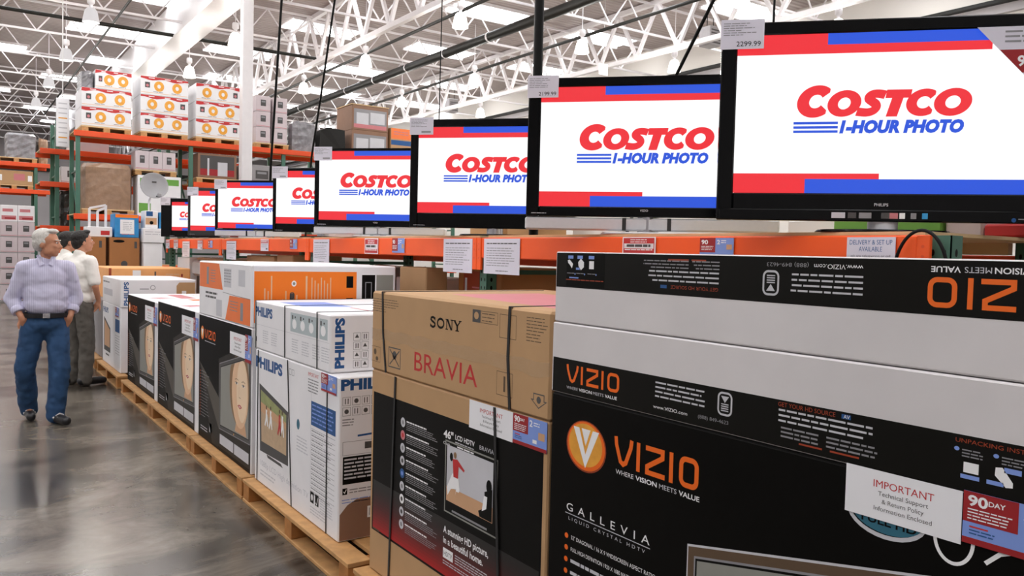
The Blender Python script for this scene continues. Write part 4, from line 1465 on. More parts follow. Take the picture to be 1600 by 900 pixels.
# further rows standing behind the two low ones: their tops show
for (y0, y1, z1, nm) in ((6.605, 8.11, 1.105, 'middle'), (8.15, 9.68, 1.085, 'farthest')):
    for i in (1, 2):
        xx = FX + .305 * i
        mb = MB()
        mb.box(xx, xx + .3, y0, y1, Z0, z1 - .004, 'carton_bright_white', .006)
        mb.top(z1 - .004)
        if i == 1:
            mb.rect(-y1 + .2, -y1 + .9, xx + .05, xx + .2, 'ink_pink'); mb.rect(-y0 - .5, -y0 - .1, xx + .08, xx + .22, 'carton_red_orange')
        tag(mb.build('carton', None, (xx + .15, (y0 + y1) / 2, Z0)), 'white topped carton in the %s row directly behind the %s black face carton' % (('second', 'third')[i - 1], nm), 'carton', G_TV)
for y, x, w, a, lab in ((7.3, 1.72, .22, .3, 'loose pale sheet of paper lying near the front on the middle low cartons'), (7.0, 2.02, .3, -.4, 'loose sheet with a grey blue picture lying on the middle low cartons'),
                        (8.8, 1.75, .2, .5, 'loose white sheet lying on the farthest low cartons')):
    mb = MB()
    zz = 1.1065 if y < 8 else 1.0865
    Mx = Matrix.Translation((x, y, zz)) @ Matrix.Rotation(a, 4, 'Z')
    mb.box(-w / 2, w / 2, -w * .65, w * .65, 0, .002, 'paper_white', 0, Mx)
    mb.box(-w * .35, w * .35, -w * .4, w * .3, .002, .0026, 'ink_steel' if x > 2 else 'ink_pink', 0, Mx)
    tag(mb.build('paper_sheet', None, (x, y, zz)), lab, 'paper', 'sheets lying on the low cartons')

# --- the white and orange flat carton
y0, y1 = 5.245, 6.595
mb = MB()
mb.box(FX, 2.62, y0, y1, 1.101, 1.511, 'carton_bright_white', .008)
mb.front(FX)
mb.poly([(-6.58, 1.50), (-6.03, 1.50), (-5.93, 1.315), (-6.58, 1.315)], 'carton_red_orange')
mb.rect(-6.37, -6.31, 1.34, 1.47, 'ink_grey', 2); mb.para(-6.26, -6.12, 1.45, .02, 5, 'ink_grey', 2, fill=.3)
mb.poly([(-5.76, 1.285), (-5.28, 1.285), (-5.28, 1.11), (-5.86, 1.11)], 'carton_red_orange')
mb.rect(-5.50, -5.44, 1.13, 1.25, 'ink_grey', 2); mb.para(-5.75, -5.55, 1.25, .02, 4, 'ink_grey', 2, fill=.3)
mb.rect(-5.90, -5.72, 1.34, 1.47, 'ink_pale', 1); mb.para(-5.9, -5.72, 1.46, .02, 5, 'ink_grey', 2, fill=.3)
mb.rect(-5.55, -5.40, 1.36, 1.47, 'ink_pale', 1)
mb.rect(-6.10, -5.95, 1.12, 1.24, 'ink_pale', 1)
mb.para(-6.4, -6.0, 1.285, .03, 2, 'ink_dark_grey', 1, fill=.5, ragged=.3, seed=5)
mb.stroke([(-5.93, 1.30), (-5.60, 1.29), (-5.28, 1.285)], .004, 'ink_grey')
mb.side(y0)
mb.rect(1.612, 2.32, 1.135, 1.47, 'carton_orange')
for i in range(9):
    u = 1.655 + i * .022 + (.03 if i > 3 else 0) + (.03 if i > 6 else 0)
    hh = (.07, .16, .14, .25, .06, .08, .14, .09, .11)[i]
    mb.rect(u, u + .008, 1.215, 1.215 + hh * .9, 'ink_skin', 2)
mb.rect(1.955, 1.967, 1.21, 1.44, 'ink_skin', 2)
for i in range(7):
    u = 1.995 + i * .022
    mb.rect(u, u + .007, 1.24, 1.43 - .02 * (i % 3), 'ink_skin', 2)
mb.disc(1.875, 1.39, .017, .02, 'ink_white', 2, 14); mb.disc(1.875, 1.39, .009, .01, 'ink_steel', 3, 12)
mb.stroke([(u + 1.85, v + 1.20) for u, v in rr(0, .026, 0, .13, .012)], .006, 'ink_dark_grey', 2, True)
mb.rect(1.85, 1.876, 1.20, 1.325, 'ink_dark_grey', 2)
mb.rect(2.245, 2.295, 1.36, 1.44, 'ink_black', 2); mb.rect(2.245, 2.295, 1.20, 1.29, 'ink_black', 2)
mb.rect(2.36, 2.46, 1.25, 1.45, 'ink_black', 1); mb.frame(2.385, 2.435, 1.28, 1.40, .006, 'ink_grey', 2)
mb.rect(2.47, 2.60, 1.14, 1.45, 'ink_steel', 1)
tag(mb.build('carton', None, ((FX + 2.62) / 2, (y0 + y1) / 2, 1.101)), 'large flat white and orange carton lying on the largest black face carton', 'carton', G_TV)

# --- small far white stack and the peach carton beyond
y0, y1 = 10.15, 11.45
r, o = carton_root(FX, FX + .33, y0, y1, Z0, 'small far white carton standing by the white shirted shopper, with a picture of a screen', G_TV)
mb = MB()
mb.box(FX, FX + .33, y0, y1, Z0, .90, 'carton_bright_white', .006)
mb.front(FX)
mb.text('PHILIPS', -11.40, .78, .06, 'ink_blue', w=.4, bold=.03)
mb.poly([(-11.33, .30), (-10.85, .30), (-10.85, .60), (-11.33, .72)], 'ink_dark_grey')
mb.poly([(-11.29, .36), (-10.89, .36), (-10.89, .58), (-11.29, .68)], 'ink_skin_tan', 2)
mb.rect(-11.2, -10.95, .25, .27, 'ink_dark_grey')
mb.rect(-10.5, -10.2, .60, .75, 'ink_blue')
for i in range(8): mb.para(-10.5, -10.2, .56 - i * .03, .014, 1, 'ink_grey', 1)
mb.build('box', r, o)
promo(r, o, FX, 10.48, 10.24, .78, .89)
mb = MB()
mb.box(FX, 2.42, y0 - .02, y1 + .01, .902, 1.222, 'carton_bright_white', .008)
mb.front(FX)
mb.para(-11.4, -10.9, 1.17, .05, 1, 'ink_grey', 1)
mb.rect(-11.35, -10.7, 1.0, 1.08, 'ink_pale')
mb.side(y0 - .02)
mb.text('PHILIPS', 1.68, .925, .046, 'ink_blue', w=.27, bold=.03, rot=90)
mb.ring(1.94, 1.13, .028, .028, .006, 'ink_grey'); mb.para(1.8, 1.9, 1.12, .03, 1, 'ink_grey')
mb.poly([(2.20, .91), (2.41, .91), (2.41, 1.19), (2.23, 1.19), (2.20, 1.15)], 'carton_kraft')
mb.rect(2.26, 2.31, .99, 1.09, 'ink_white', 2)
tag(mb.build('carton', None, ((FX + 2.42) / 2, (y0 + y1) / 2, .902)), 'flat white carton with a brown end patch lying on the small far white carton', 'carton', G_TV)
mb = MB()
mb.box(FX + .02, 2.60, 11.65, 12.9, Z0, .90, 'carton_grey', .01)
tag(mb.build('carton', None, (2.1, 12.3, Z0)), 'dull grey wrapped carton at the far end of the row, behind the shopper in slacks', 'carton', G_TV)
mb = MB()
mb.box(FX + .10, 2.72, 11.7, 12.85, .902, 1.315, 'carton_peach', .01)
mb.side(11.7)
mb.rect(1.99, 2.09, 1.20, 1.285, 'ink_white'); mb.rect(2.26, 2.28, 1.21, 1.27, 'ink_dark_grey'); mb.rect(2.60, 2.62, 1.2, 1.24, 'ink_dark_red')
mb.rect(1.84, 1.96, 1.16, 1.19, 'ink_sky_blue'); mb.para(2.4, 2.58, 1.24, .03, 2, 'ink_skin', 1)
mb.rect(1.705, 1.735, .91, 1.31, 'ink_brick')
tag(mb.build('carton', None, (2.1, 12.3, .902)), 'long peach orange carton behind the flat white carton, beyond the row', 'carton', G_TV)


# ------------------------------------------------------------------ plain cartons and loads for the background
def box_carton(x0, x1, y0, y1, z0, z1, m, label, group=None, draw=None, name='carton', cat='carton', b=.008):
    mb = MB()
    mb.box(x0, x1, y0, y1, z0, z1, m, b)
    mb.side(y0, .0015)
    if draw: draw(mb, x0, x1, z0, z1)
    return tag(mb.build(name, None, ((x0 + x1) / 2, (y0 + y1) / 2, z0)), label, cat, group)


def wrapped_load(x0, x1, y0, y1, z0, z1, m, label, seed, group='shrink wrapped loads', lump=.05):
    """lumpy film-wrapped load"""
    rnd = random.Random(seed)
    n, L = 20, 9
    v, f = [], []
    cx, cy, hx, hy = (x0 + x1) / 2, (y0 + y1) / 2, (x1 - x0) / 2, (y1 - y0) / 2
    for j in range(L):
        t = j / (L - 1)
        for i in range(n):
            a = 2 * PI * i / n + .157
            c, s_ = math.cos(a), math.sin(a)
            q = (abs(c) ** 6 + abs(s_) ** 6) ** (-1 / 6)
            k = 1 - rnd.uniform(0, lump) - (.10 if j == L - 1 else 0)
            v.append((cx + hx * c * q * k, cy + hy * s_ * q * k, z0 + (z1 - z0) * t - (rnd.uniform(0, .05) if j == L - 1 else 0)))
    for j in range(L - 1):
        for i in range(n):
            f.append((j * n + i, j * n + (i + 1) % n, (j + 1) * n + (i + 1) % n, (j + 1) * n + i))
    f += [tuple(reversed(range(n))), tuple((L - 1) * n + i for i in range(n))]
    mb = MB()
    mb.add(v, f, m)
    return tag(mb.build('wrapped_load', None, (cx, cy, z0)), label, 'wrapped load', group)


def simple_pallet(x0, x1, y0, y1, z, label, group='pallets on the tall racks', h=.11):
    o0 = ((x0 + x1) / 2, (y0 + y1) / 2, z)
    r = empty('pallet', o0, label, 'pallet', group)
    mb = MB(); mb.box(x0, x1, y0, y1, z + h - .025, z + h, 'wood_pale'); mb.build('deck', r, o0)
    for i in range(3):
        mb = MB(); c = x0 + .07 + (x1 - x0 - .14) * i / 2
        mb.box(c - .06, c + .06, y0 + .005, y1 - .005, z, z + h - .025, 'wood_pine'); mb.build('stringer', r, o0)
    return r


def tall_rack(xs, y0, y1, ztop, levels, label, m='rack_green', bm='rack_orange_red'):
    """rack whose beams run along X at the given heights (tops); levels: list of (z, from, to)"""
    o0 = (xs[0], y0, 0)
    r = empty('pallet_rack', o0, label, 'rack', 'tall racks across the far end')
    for x in xs:
        mb = MB()
        for y in (y0, y1):
            mb.box(x - .04, x + .04, y - .035, y + .035, 0, ztop, m)
            mb.box(x - .09, x + .09, y - .07, y + .07, 0, .012, m)
        z = .4
        while z + .9 < ztop:
            mb.bar((x, y0, z), (x, y1, z + .9), .035, 'rack_dark_green')
            mb.bar((x, y0, z + .9), (x, y1, z + .9), .035, 'rack_dark_green')
            z += .9
        mb.build('upright_frame', r, o0)
    for z, a, b in levels:
        for y in (y0 - .05, y1 + .05):
            mb = MB(); mb.box(a, b, y - .025, y + .025, z - .115, z, bm, .008); mb.build('beam', r, o0)
        mb = MB(); mb.box(a + .02, b - .02, y0 - .02, y1 + .02, z - .02, z, 'wood_pale'); mb.build('shelf_board', r, o0)
    return r


YR = 18.55
tall_rack([2.13, 4.30, 6.34, 8.6, 10.9], YR, YR + 1.0, 3.80, [(3.90, 2.05, 11.0), (2.23, 2.05, 4.3), (3.02, 4.35, 8.6), (1.2, 2.05, 11.0)],
          'tall rack with the orange ring cases along its top')
tall_rack([1.93, 4.2, 8.0], 20.3, 21.3, 4.3, [(3.66, 1.6, 8.0), (2.95, 1.6, 4.2), (2.0, 1.6, 8.0)],
          'tall rack standing just behind the one with the orange ring cases')
tall_rack([-.9, 1.96, 2.42], 26.0, 27.0, 3.68, [(3.80, -.9, 2.3), (3.07, -.9, 2.3), (1.9, 1.0, 1.98)],
          'tall rack at the far left end, holding a grey wrapped load')


def ring_case(seed, icon):
    def d(mb, x0, x1, z0, z1):
        w, h = x1 - x0, z1 - z0
        rnd = random.Random(seed)
        pts = [(x0 + w * i / 12, z1 - h * (.16 + .05 * math.sin(i * 1.05 + seed))) for i in range(13)]
        mb.poly([(x0 + .005, z1 - .005)] + pts[::1] + [(x1 - .005, z1 - .005)], 'ink_red')
        for i in (2, 6, 9):
            mb.rect(x0 + w * (i / 12), x0 + w * (i / 12 + .12), z1 - h * .1, z1 - h * .06, 'ink_white', 2)
        a = (.38, .76) if icon == 'l' else (.24, .60) if icon == 'r' else (.30, .72)
        for k, t in enumerate(a):
            mb.ring(x0 + w * t, z0 + h * .50, h * .26, h * .28, h * .17, 'ink_amber', 2)
            mb.para(x0 + w * (t - .12), x0 + w * (t + .08), z0 + h * .20, h * .08, 1, 'ink_grey', 2)
        if icon in 'lr':
            t = .14 if icon == 'l' else .88
            mb.rect(x0 + w * (t - .05), x0 + w * (t + .05), z0 + h * .38, z0 + h * .68, 'ink_dark_grey', 2)
            mb.disc(x0 + w * t, z0 + h * .5, w * .03, h * .08, 'ink_pink', 3, 10)
        mb.rect(x0 + .01, x1 - .01, z0 + h * .1, z0 + h * .13, 'ink_skin', 1)
    return d


pos = ('left', 'middle', 'right')
row = ('bottom', 'middle', 'top')
for p, (x0, x1, ic) in enumerate(((2.19, 3.12, 'lll'), (3.29, 4.24, 'lrl'), (4.40, 5.35, 'rlr'))):
    simple_pallet(x0, x1, YR - .02, YR + .98, 3.902, 'pale pallet on the high orange beam under the %s stack of orange ring cases' % pos[p])
    for k in range(3):
        z0 = 4.014 + k * .384
        xa = x0 + (.25 if (p == 0 and k == 2) else 0)
        box_carton(xa, x1, YR - .01, YR + .97, z0, z0 + .381, 'carton_bright_white',
                   'white case with orange rings, %s of the %s stack on the high beam' % (row[k], pos[p]), 'orange ring cases on the high beam', ring_case(p * 3 + k, ic[k]))
wrapped_load(2.19, 2.42, YR, YR + .9, 4.784, 5.14, 'wrap_grey', 'small clear wrapped bundle left of the top left orange ring case', 3)


def dark_icon(mb, x0, x1, z0, z1):
    w, h = x1 - x0, z1 - z0
    mb.rect(x0 + w * .32, x0 + w * .68, z0 + h * .35, z0 + h * .75, 'ink_dark_grey')
    mb.rect(x0 + w * .37, x0 + w * .63, z0 + h * .58, z0 + h * .68, 'ink_grey', 2)
    mb.rect(x0 + .01, x1 - .01, z0 + h * .06, z0 + h * .09, 'ink_pink')


simple_pallet(5.68, 6.46, YR - .02, YR + .9, 3.902, 'pale pallet behind the white column under the pale stacked cartons')
for c in range(2):
    for k in range(3):
        x0 = 5.70 + c * .39
        z0 = 4.014 + k * .352
        box_carton(x0, x0 + .33, YR, YR + .6, z0, z0 + .349, 'carton_lilac', 'pale carton with a dark picture, %s of the %s pile right of the white column' % (row[k], ('left', 'right')[c]), 'pale cartons beside the white column', dark_icon)
wrapped_load(6.52, 7.16, YR, YR + .9, 3.902, 4.62, 'wrap_grey', 'grey film wrapped load beside the black draped load on the high beam', 5)
mb = MB()
mb.add([(7.2, YR, 3.902), (7.86, YR, 3.902), (7.86, YR + .9, 3.902), (7.2, YR + .9, 3.902), (7.24, YR + .04, 4.44), (7.42, YR + .02, 4.53), (7.85, YR + .03, 4.50), (7.84, YR + .86, 4.5), (7.25, YR + .85, 4.46)],
       [(3, 2, 1, 0), (0, 1, 6, 5, 4), (1, 2, 7, 6), (2, 3, 8, 7), (3, 0, 4, 8), (4, 5, 6, 7, 8)], 'cloth_black')
tag(mb.build('draped_load', None, (7.5, YR + .45, 3.902)), 'black draped load between the grey wrapped load and the tall brown crates', 'covered load')


def window_crate(mb, x0, x1, z0, z1):
    w, h = x1 - x0, z1 - z0
    mb.rect(x0 + w * .05, x0 + w * .95, z0 + h * .08, z0 + h * .85, 'ink_grey')
    mb.rect(x0 + w * .12, x0 + w * .45, z0 + h * .2, z0 + h * .7, 'ink_pale', 2)
    mb.rect(x0 + w * .5, x0 + w * .9, z0 + h * .3, z0 + h * .75, 'ink_pale', 2)
    mb.rect(x0 + w * .05, x0 + w * .95, z0 + h * .08, z0 + h * .24, 'ink_pink', 3)


box_carton(8.02, 8.98, YR, YR + .95, 3.902, 4.55, 'carton_kraft_dull', 'lower tall brown crate with a filmed window, on the high beam', 'brown crates on the high beam', window_crate)
box_carton(8.02, 8.98, YR, YR + .95, 4.553, 5.15, 'carton_kraft_dull', 'upper tall brown crate with a filmed window, topmost on the high beam', 'brown crates on the high beam', window_crate)
mb = MB(); mb.box(8.0, 9.0, YR - .01, YR + .96, 5.152, 5.172, 'wood_pale')
tag(mb.build('crate_board', None, (8.5, YR + .5, 5.152)), 'thin pale board laid across the upper brown crate', 'board')
box_carton(9.06, 9.66, YR, YR + .7, 3.902, 4.70, 'carton_kraft', 'brown and orange carton with a blue stripe, right of the brown crates', None,
           lambda mb, a, b, c, d: (mb.rect(a + .01, b - .01, d - .27, d - .01, 'carton_red_orange'), mb.rect(a + .01, b - .01, d - .42, d - .30, 'ink_blue'), mb.para(a + .08, b - .1, d - .08, .06, 2, 'ink_pink', 2)))

# middle level of the ring case rack
simple_pallet(2.2, 3.18, YR - .02, YR + .95, 2.232, 'pale pallet under the brown film wrapped block')
wl = wrapped_load(2.22, 3.17, YR, YR + .95, 2.345, 3.31, 'wrap_brown', 'brown film wrapped block of cartons above the blue carton', 11, lump=.015)
for i in range(3):
    x0 = 3.20 + i * .265
    box_carton(x0, x0 + .262, YR, YR + .5, 3.21, 3.60, 'carton_lilac', 'lilac carton with a dark square, %s of three over the green and white carton' % pos[i], 'three lilac cartons in a row', dark_icon)
simple_pallet(3.19, 4.02, YR - .01, YR + .5, 3.098, 'pale pallet under the three lilac cartons')


def green_box(mb, x0, x1, z0, z1):
    w, h = x1 - x0, z1 - z0
    mb.rect(x0 + w * .05, x0 + w * .30, z0 + h * .75, z0 + h * .93, 'ink_green')
    mb.rect(x0 + w * .55, x0 + w * .95, z0 + h * .78, z0 + h * .93, 'ink_green')
    mb.rect(x0 + w * .03, x0 + w * .3, z0 + h * .08, z0 + h * .32, 'ink_green')
    mb.rect(x0 + w * .65, x0 + w * .9, z0 + h * .3, z0 + h * .5, 'ink_pale')


box_carton(3.24, 4.1, YR - .02, YR + .5, 2.232, 3.09, 'carton_bright_white', 'white carton with green patches behind the grey satellite dish', None, green_box)
simple_pallet(4.42, 5.33, YR, YR + .9, 3.022, 'pale pallet below the red and grey pack near the white column')
box_carton(4.45, 5.28, YR, YR + .9, 3.135, 3.66, 'carton_kraft_dull', 'film fronted brown crate with a red lower band left of the white column', None,
           lambda mb, a, b, c, d: (mb.rect(a + .05, b - .05, c + .05, d - .04, 'ink_dark_grey'), mb.rect(a + .05, b - .05, c + .05, c + .19, 'ink_dark_red', 2), mb.rect(a + .2, a + .24, c + .05, d - .1, 'ink_pale', 3), mb.rect(a + .42, b - .2, c + .05, c + .35, 'ink_pale', 3)))
box_carton(5.45, 6.25, YR, YR + .9, 3.022, 3.5, 'carton_grey', 'grey carton behind the white column under the high beam', None, dark_icon)
box_carton(2.2, 2.95, 20.3, 21.2, 3.662, 3.92, 'carton_lilac', 'pale flat carton seen through the rack above the brown wrapped block', None, None)
box_carton(2.0, 2.4, 20.3, 21.2, 2.952, 3.3, 'carton_bright_white', 'white carton between green posts on the rack behind', None, dark_icon)
wrapped_load(1.98, 2.36, 20.35, 21.2, 2.002, 2.8, 'wrap_dark', 'dark film wrapped load between green posts on the rack behind', 17)

# left end
simple_pallet(1.0, 2.0, 25.97, 27.0, 3.802, 'pale pallet under the grey load at the far left', h=.12)
wrapped_load(1.25, 2.0, 26.0, 27.0, 3.925, 4.62, 'wrap_grey', 'big grey film wrapped load on top of the far left rack', 21)
wrapped_load(2.02, 2.28, 26.1, 26.9, 3.802, 4.52, 'wrap_brown', 'slim pale wrapped load at the end of the far left rack', 22)
simple_pallet(1.0, 1.9, 25.97, 27.0, 3.072, 'pale pallet in the middle of the far left rack')
box_carton(1.02, 1.9, 26.0, 27.0, 3.184, 3.56, 'carton_kraft', 'brown carton with a pink patch on the far left rack', None,
           lambda mb, a, b, c, d: (mb.rect(a + .42, a + .68, c + .12, c + .3, 'ink_pink'), mb.rect(a + .05, a + .15, c + .1, c + .26, 'ink_white'), mb.rect(a + .75, a + .85, c + .1, c + .26, 'ink_white')))
for c in range(2):
    for k in range(6):
        x0 = 1.10 + c * .395
        z0 = .05 + k * .425 if k < 5 else 2.20
        if k == 0:
            continue
        m = 'carton_lilac'
        box_carton(x0, x0 + .39, 25.4, 25.85, z0 - .425 + .02 if k < 5 else 1.77, z0 - .004 if k < 5 else 2.16, m,
                   'lilac carton with a dark square, %s from the floor in the %s far pile' % (('', 'first', 'second', 'third', 'fourth', 'fifth')[k], ('left', 'right')[c]), 'lilac cartons piled at the far left', dark_icon)
for c in range(2):
    box_carton(1.10 + c * .395, 1.10 + c * .395 + .39, 25.4, 25.85, 2.164, 2.60, 'carton_bright_white', 'white and pink pack on top of the %s far pile' % ('left', 'right')[c], 'white and pink packs', 
               lambda mb, a, b, c_, d: (mb.rect(a + .03, b - .03, c_ + .05, c_ + .16, 'ink_pink'), mb.rect(a + .05, b - .1, c_ + .26, c_ + .34, 'ink_pink'), mb.rect(a + .1, b - .05, c_ + .07, c_ + .11, 'ink_dark_red', 2)))
mb = MB()
mb.box(2.02, 2.48, 24.2, 24.6, 0, 2.05, 'carton_black', .01); mb.side(24.2, .002)
mb.rect(2.04, 2.46, 1.95, 2.02, 'carton_red_orange'); mb.rect(2.04, 2.46, 1.0, 1.5, 'carton_red_orange')
mb.para(2.06, 2.44, 1.9, .06, 4, 'ink_grey', 1)
tag(mb.build('display_stand', None, (2.25, 24.4, 0)), 'dark display stand with an orange header behind the grey haired shopper', 'display')
mb = MB()
mb.box(1.82, 2.06, 19.3, 19.36, 3.62, 4.62, 'paper_white', .005); mb.side(19.3, .002)
for i in range(9): mb.rect(1.86, 2.02, 3.7 + i * .1, 3.725 + i * .1, ('ink_pale', 'ink_amber')[i % 4 == 1])
mb.box(1.93, 1.95, 19.32, 19.34, 4.62, 7.6, 'cable_white')
tag(mb.build('aisle_sign', None, (1.94, 19.33, 3.62)), 'tall white aisle sign hanging at the left end of the ring case rack', 'sign')

# things between the rack end and the ring case rack
box_carton(2.12, 2.56, 14.5, 15.0, 0, 1.235, 'carton_kraft_dull', 'lower brown carton hidden mostly by the white shirted shopper', None, None)
box_carton(2.12, 2.57, 14.5, 15.0, 1.238, 1.735, 'carton_kraft_dark', 'brown carton with a dark oval mark under the blue carton', None,
           lambda mb, a, b, c, d: (mb.disc(a + .14, d - .06, .085, .024, 'ink_black'), mb.disc(a + .22, c + .07, .05, .05, 'ink_dark_grey'), mb.rect(b - .08, b - .04, d - .17, d - .06, 'ink_dark_grey')))
box_carton(1.72, 2.07, 14.5, 15.0, 0, 1.235, 'carton_kraft_dull', 'lower brown carton in the pile directly behind the shopper in the white tee', None, None)
box_carton(1.72, 2.07, 14.5, 15.0, 1.238, 1.735, 'carton_kraft_dark', 'brown carton beside the face of the white shirted shopper', None,
           lambda mb, a, b, c, d: mb.rect(b - .1, b - .06, d - .17, d - .06, 'ink_dark_grey'))


def blue_box(mb, a, b, c, d):
    mb.rect(a + .01, b - .01, d - .06, d - .005, 'carton_orange')
    mb.rect(a + .08, b - .07, c + .06, d - .09, 'ink_white', 2)
    mb.para(a + .12, b - .1, d - .13, .03, 5, 'ink_pale', 3)
    mb.para(a + .1, b - .06, c + .06, .03, 1, 'ink_pink', 3)


box_carton(2.20, 2.56, 14.52, 14.98, 1.738, 2.12, 'carton_blue', 'blue carton with an orange rim and white label, on the brown oval mark carton', None, blue_box)
box_carton(1.80, 2.17, 14.55, 14.95, 1.738, 1.90, 'carton_bright_white', 'low white carton with red print over the head of the white shirted shopper', None,
           lambda mb, a, b, c, d: mb.rect(a + .2, b - .04, c + .03, c + .1, 'ink_red'))
mb = MB()
for a, b in (((1.86, 2.20), (1.86, 1.902)), ((1.86, 2.20), (2.10, 2.26)), ((2.10, 2.26), (2.10, 1.902)), ((1.98, 2.16), (1.98, 1.902)), ((1.98, 2.16), (2.1, 2.22))):
    mb.bar((a[0], 14.75, a[1]), (b[0], 14.75, b[1]), .035, 'steel_white')
tag(mb.build('wire_frame_stand', None, (1.98, 14.75, 1.902)), 'small white bent frame stand left of the blue carton', 'stand')
# white packed shelving beside it
box_carton(2.61, 2.90, 14.4, 14.9, 0, 1.66, 'carton_bright_white', 'tall white carton pile base right of the brown oval mark carton', None, None)
box_carton(2.60, 2.92, 14.38, 14.9, 1.663, 1.90, 'carton_bright_white', 'creased white carton just left of the farthest television', None,
           lambda mb, a, b, c, d: mb.para(a + .03, b - .05, d - .05, .04, 2, 'ink_pale', 1))
box_carton(2.64, 2.84, 14.45, 14.8, 1.903, 2.19, 'carton_bright_white', 'small carton with a dark blue and skin toned picture behind the dish arm', None,
           lambda mb, a, b, c, d: (mb.rect(a + .02, a + .12, d - .09, d - .01, 'ink_blue'), mb.rect(a + .01, b - .02, c + .06, c + .17, 'ink_skin_tan'), mb.disc(a + .1, c + .09, .03, .03, 'ink_black', 2, 12)))
box_carton(2.86, 3.02, 14.45, 14.8, 1.903, 2.17, 'carton_blue', 'narrow blue carton half hidden by the farthest television', None, None)

# satellite dish on a short arm
dr = empty('satellite_dish', (2.76, 14.75, 2.192), 'grey satellite dish on an arm in front of the white carton with green patches', 'satellite dish')
mb = MB()
prof = [(0.0, .0), (.07, .004), (.13, .016), (.18, .032), (.215, .052), (.222, .052), (.185, .026), (.13, .008), (.07, -.004), (0.0, -.008)]
mb.lathe(prof, (0, 0, 0), 'dish_grey', 28)
Rx = Matrix.Translation((.06, -.05, .42)) @ Matrix.Rotation(math.radians(78), 4, 'X')
mb.v = [tuple(Rx @ Vector(p)) for p in mb.v]
mb.build('reflector', dr)
mb = MB(); mb.tube([(0, .02, 0), (.0, .03, .16), (.05, .02, .34)], .016, 'steel_white', 8); mb.build('mast', dr)
mb = MB(); mb.tube([(.05, -.03, .24), (.12, -.18, .26)], .010, 'cable_black', 6); mb.box(.09, .15, -.24, -.17, .24, .30, 'dish_grey', .008); mb.build('feed_arm', dr)
mb = MB(); mb.side(-.115, .001); mb.rect(.02, .09, .47, .50, 'ink_dark_grey'); 
mb.box(.02, .09, -.113, -.110, .47, .50, 'ink_dark_grey'); mb.build('badge', dr)

# small things hung high near the side wall
for i, (x, y, z, w, h, lab) in enumerate(((16.5, 14.95, 7.2, .42, .50, 'grey unit heater hung near the side wall above the slanting cable'), (17.5, 30.1, 7.55, .45, .55, 'grey unit heater hung far back over the third television'))):
    r = empty('unit_heater', (x, y, z), lab, 'heater', 'grey heaters under the roof')
    mb = MB(); mb.box(-w / 2, w / 2, -.2, .2, 0, h, 'carton_grey', .02); mb.build('housing', r)
    mb = MB()
    for k in range(5): mb.box(-w * .4, w * .4, -.215, -.2, .06 + k * .08, .09 + k * .08, 'ink_dark_grey')
    mb.build('louvres', r)
    mb = MB(); mb.tube([(-.12, 0, h), (-.12, 0, ZC - z + .03)], .012, 'cable_black', 6); mb.build('hanger', r)
    mb = MB(); mb.tube([(.12, 0, h), (.12, 0, ZC - z + .03)], .012, 'cable_black', 6); mb.build('hanger', r)
r = empty('hanging_board', (15, 17.45, 6.66), 'small white board hung under the roof between two bell lamps', 'sign')
mb = MB(); mb.box(-.16, .16, -.01, .01, 0, .32, 'paper_white', .004); mb.build('board', r)
mb = MB(); mb.tube([(0, 0, .32), (0, 0, ZC - 6.66 + .03)], .008, 'cable_white', 6); mb.build('hanger', r)

# white column and hanging black cables
mb = MB(); mb.box(5.06, 5.28, 17.4, 17.62, 0, ZC - .1, 'steel_white', .01)
structure(mb.build('trim_%d' % tn, None, (5.01, 17.5, 0)), 'white square steel column'); tn += 1


def cable(name, pts, r, label, m='cable_black'):
    mb = MB(); mb.tube(pts, r, m, 8)
    return tag(mb.build(name, None, pts[-1]), label, 'cable' if name.endswith('cable') else 'pole', 'cables and poles hanging over the rack')


cable('hanging_pole', [(3.4, 4.65, ZC - .9), (3.4, 4.66, 1.74)], .034, 'thick black pole dropping between two televisions to the shelf')
cable('hanging_cable', [(3.4, 9.62, ZC - .9), (3.4, 10.08, 4.7), (3.4, 10.25, 3.7), (3.4, 10.42, 2.7), (3.4, 10.5, 1.75)], .016, 'black cable hanging just right of the white column')
cable('hanging_cable', [(3.4, 7.9, ZC - .9), (3.4, 8.37, 4.29), (3.4, 8.7, 3.4), (3.4, 8.99, 2.67), (3.4, 9.15, 1.75)], .012, 'slanting black cable beside the fifth television')
cable('hanging_cable', [(7.5, 13.3, ZC - .9), (7.5, 13.35, 4.0)], .011, 'thin black rod hanging above the third television')
cable('hanging_cable', [(3.4, 1.0, ZC - .9), (3.4, 3.06, 3.02), (3.4, 3.32, 2.66), (3.4, 3.7, 1.75)], .010, 'black cable slanting down behind the second television')
cable('hanging_cable', [(9.0, 12.4, ZC - .9), (9.0, 12.4, 5.0)], .012, 'thin dark rod hanging left of the slanting cable')
cable('hanging_cable', [(3.5, 2.71, ZC - .9), (3.5, 2.75, 1.75)], .006, 'thin dark wire hanging behind the largest television')
mb = MB()
q = []
for i in range(25):
    t = PI * i / 24
    q.append((2.74 - .0 * i, 1.50 - .095 * math.cos(t) * -1, 1.57 + .165 * math.sin(t)))
mb.tube(q, .006, 'cable_black', 8)
tag(mb.build('looped_cable', None, (2.74, 1.5, 1.57)), 'black cable looping over the near end of the orange beam', 'cable')

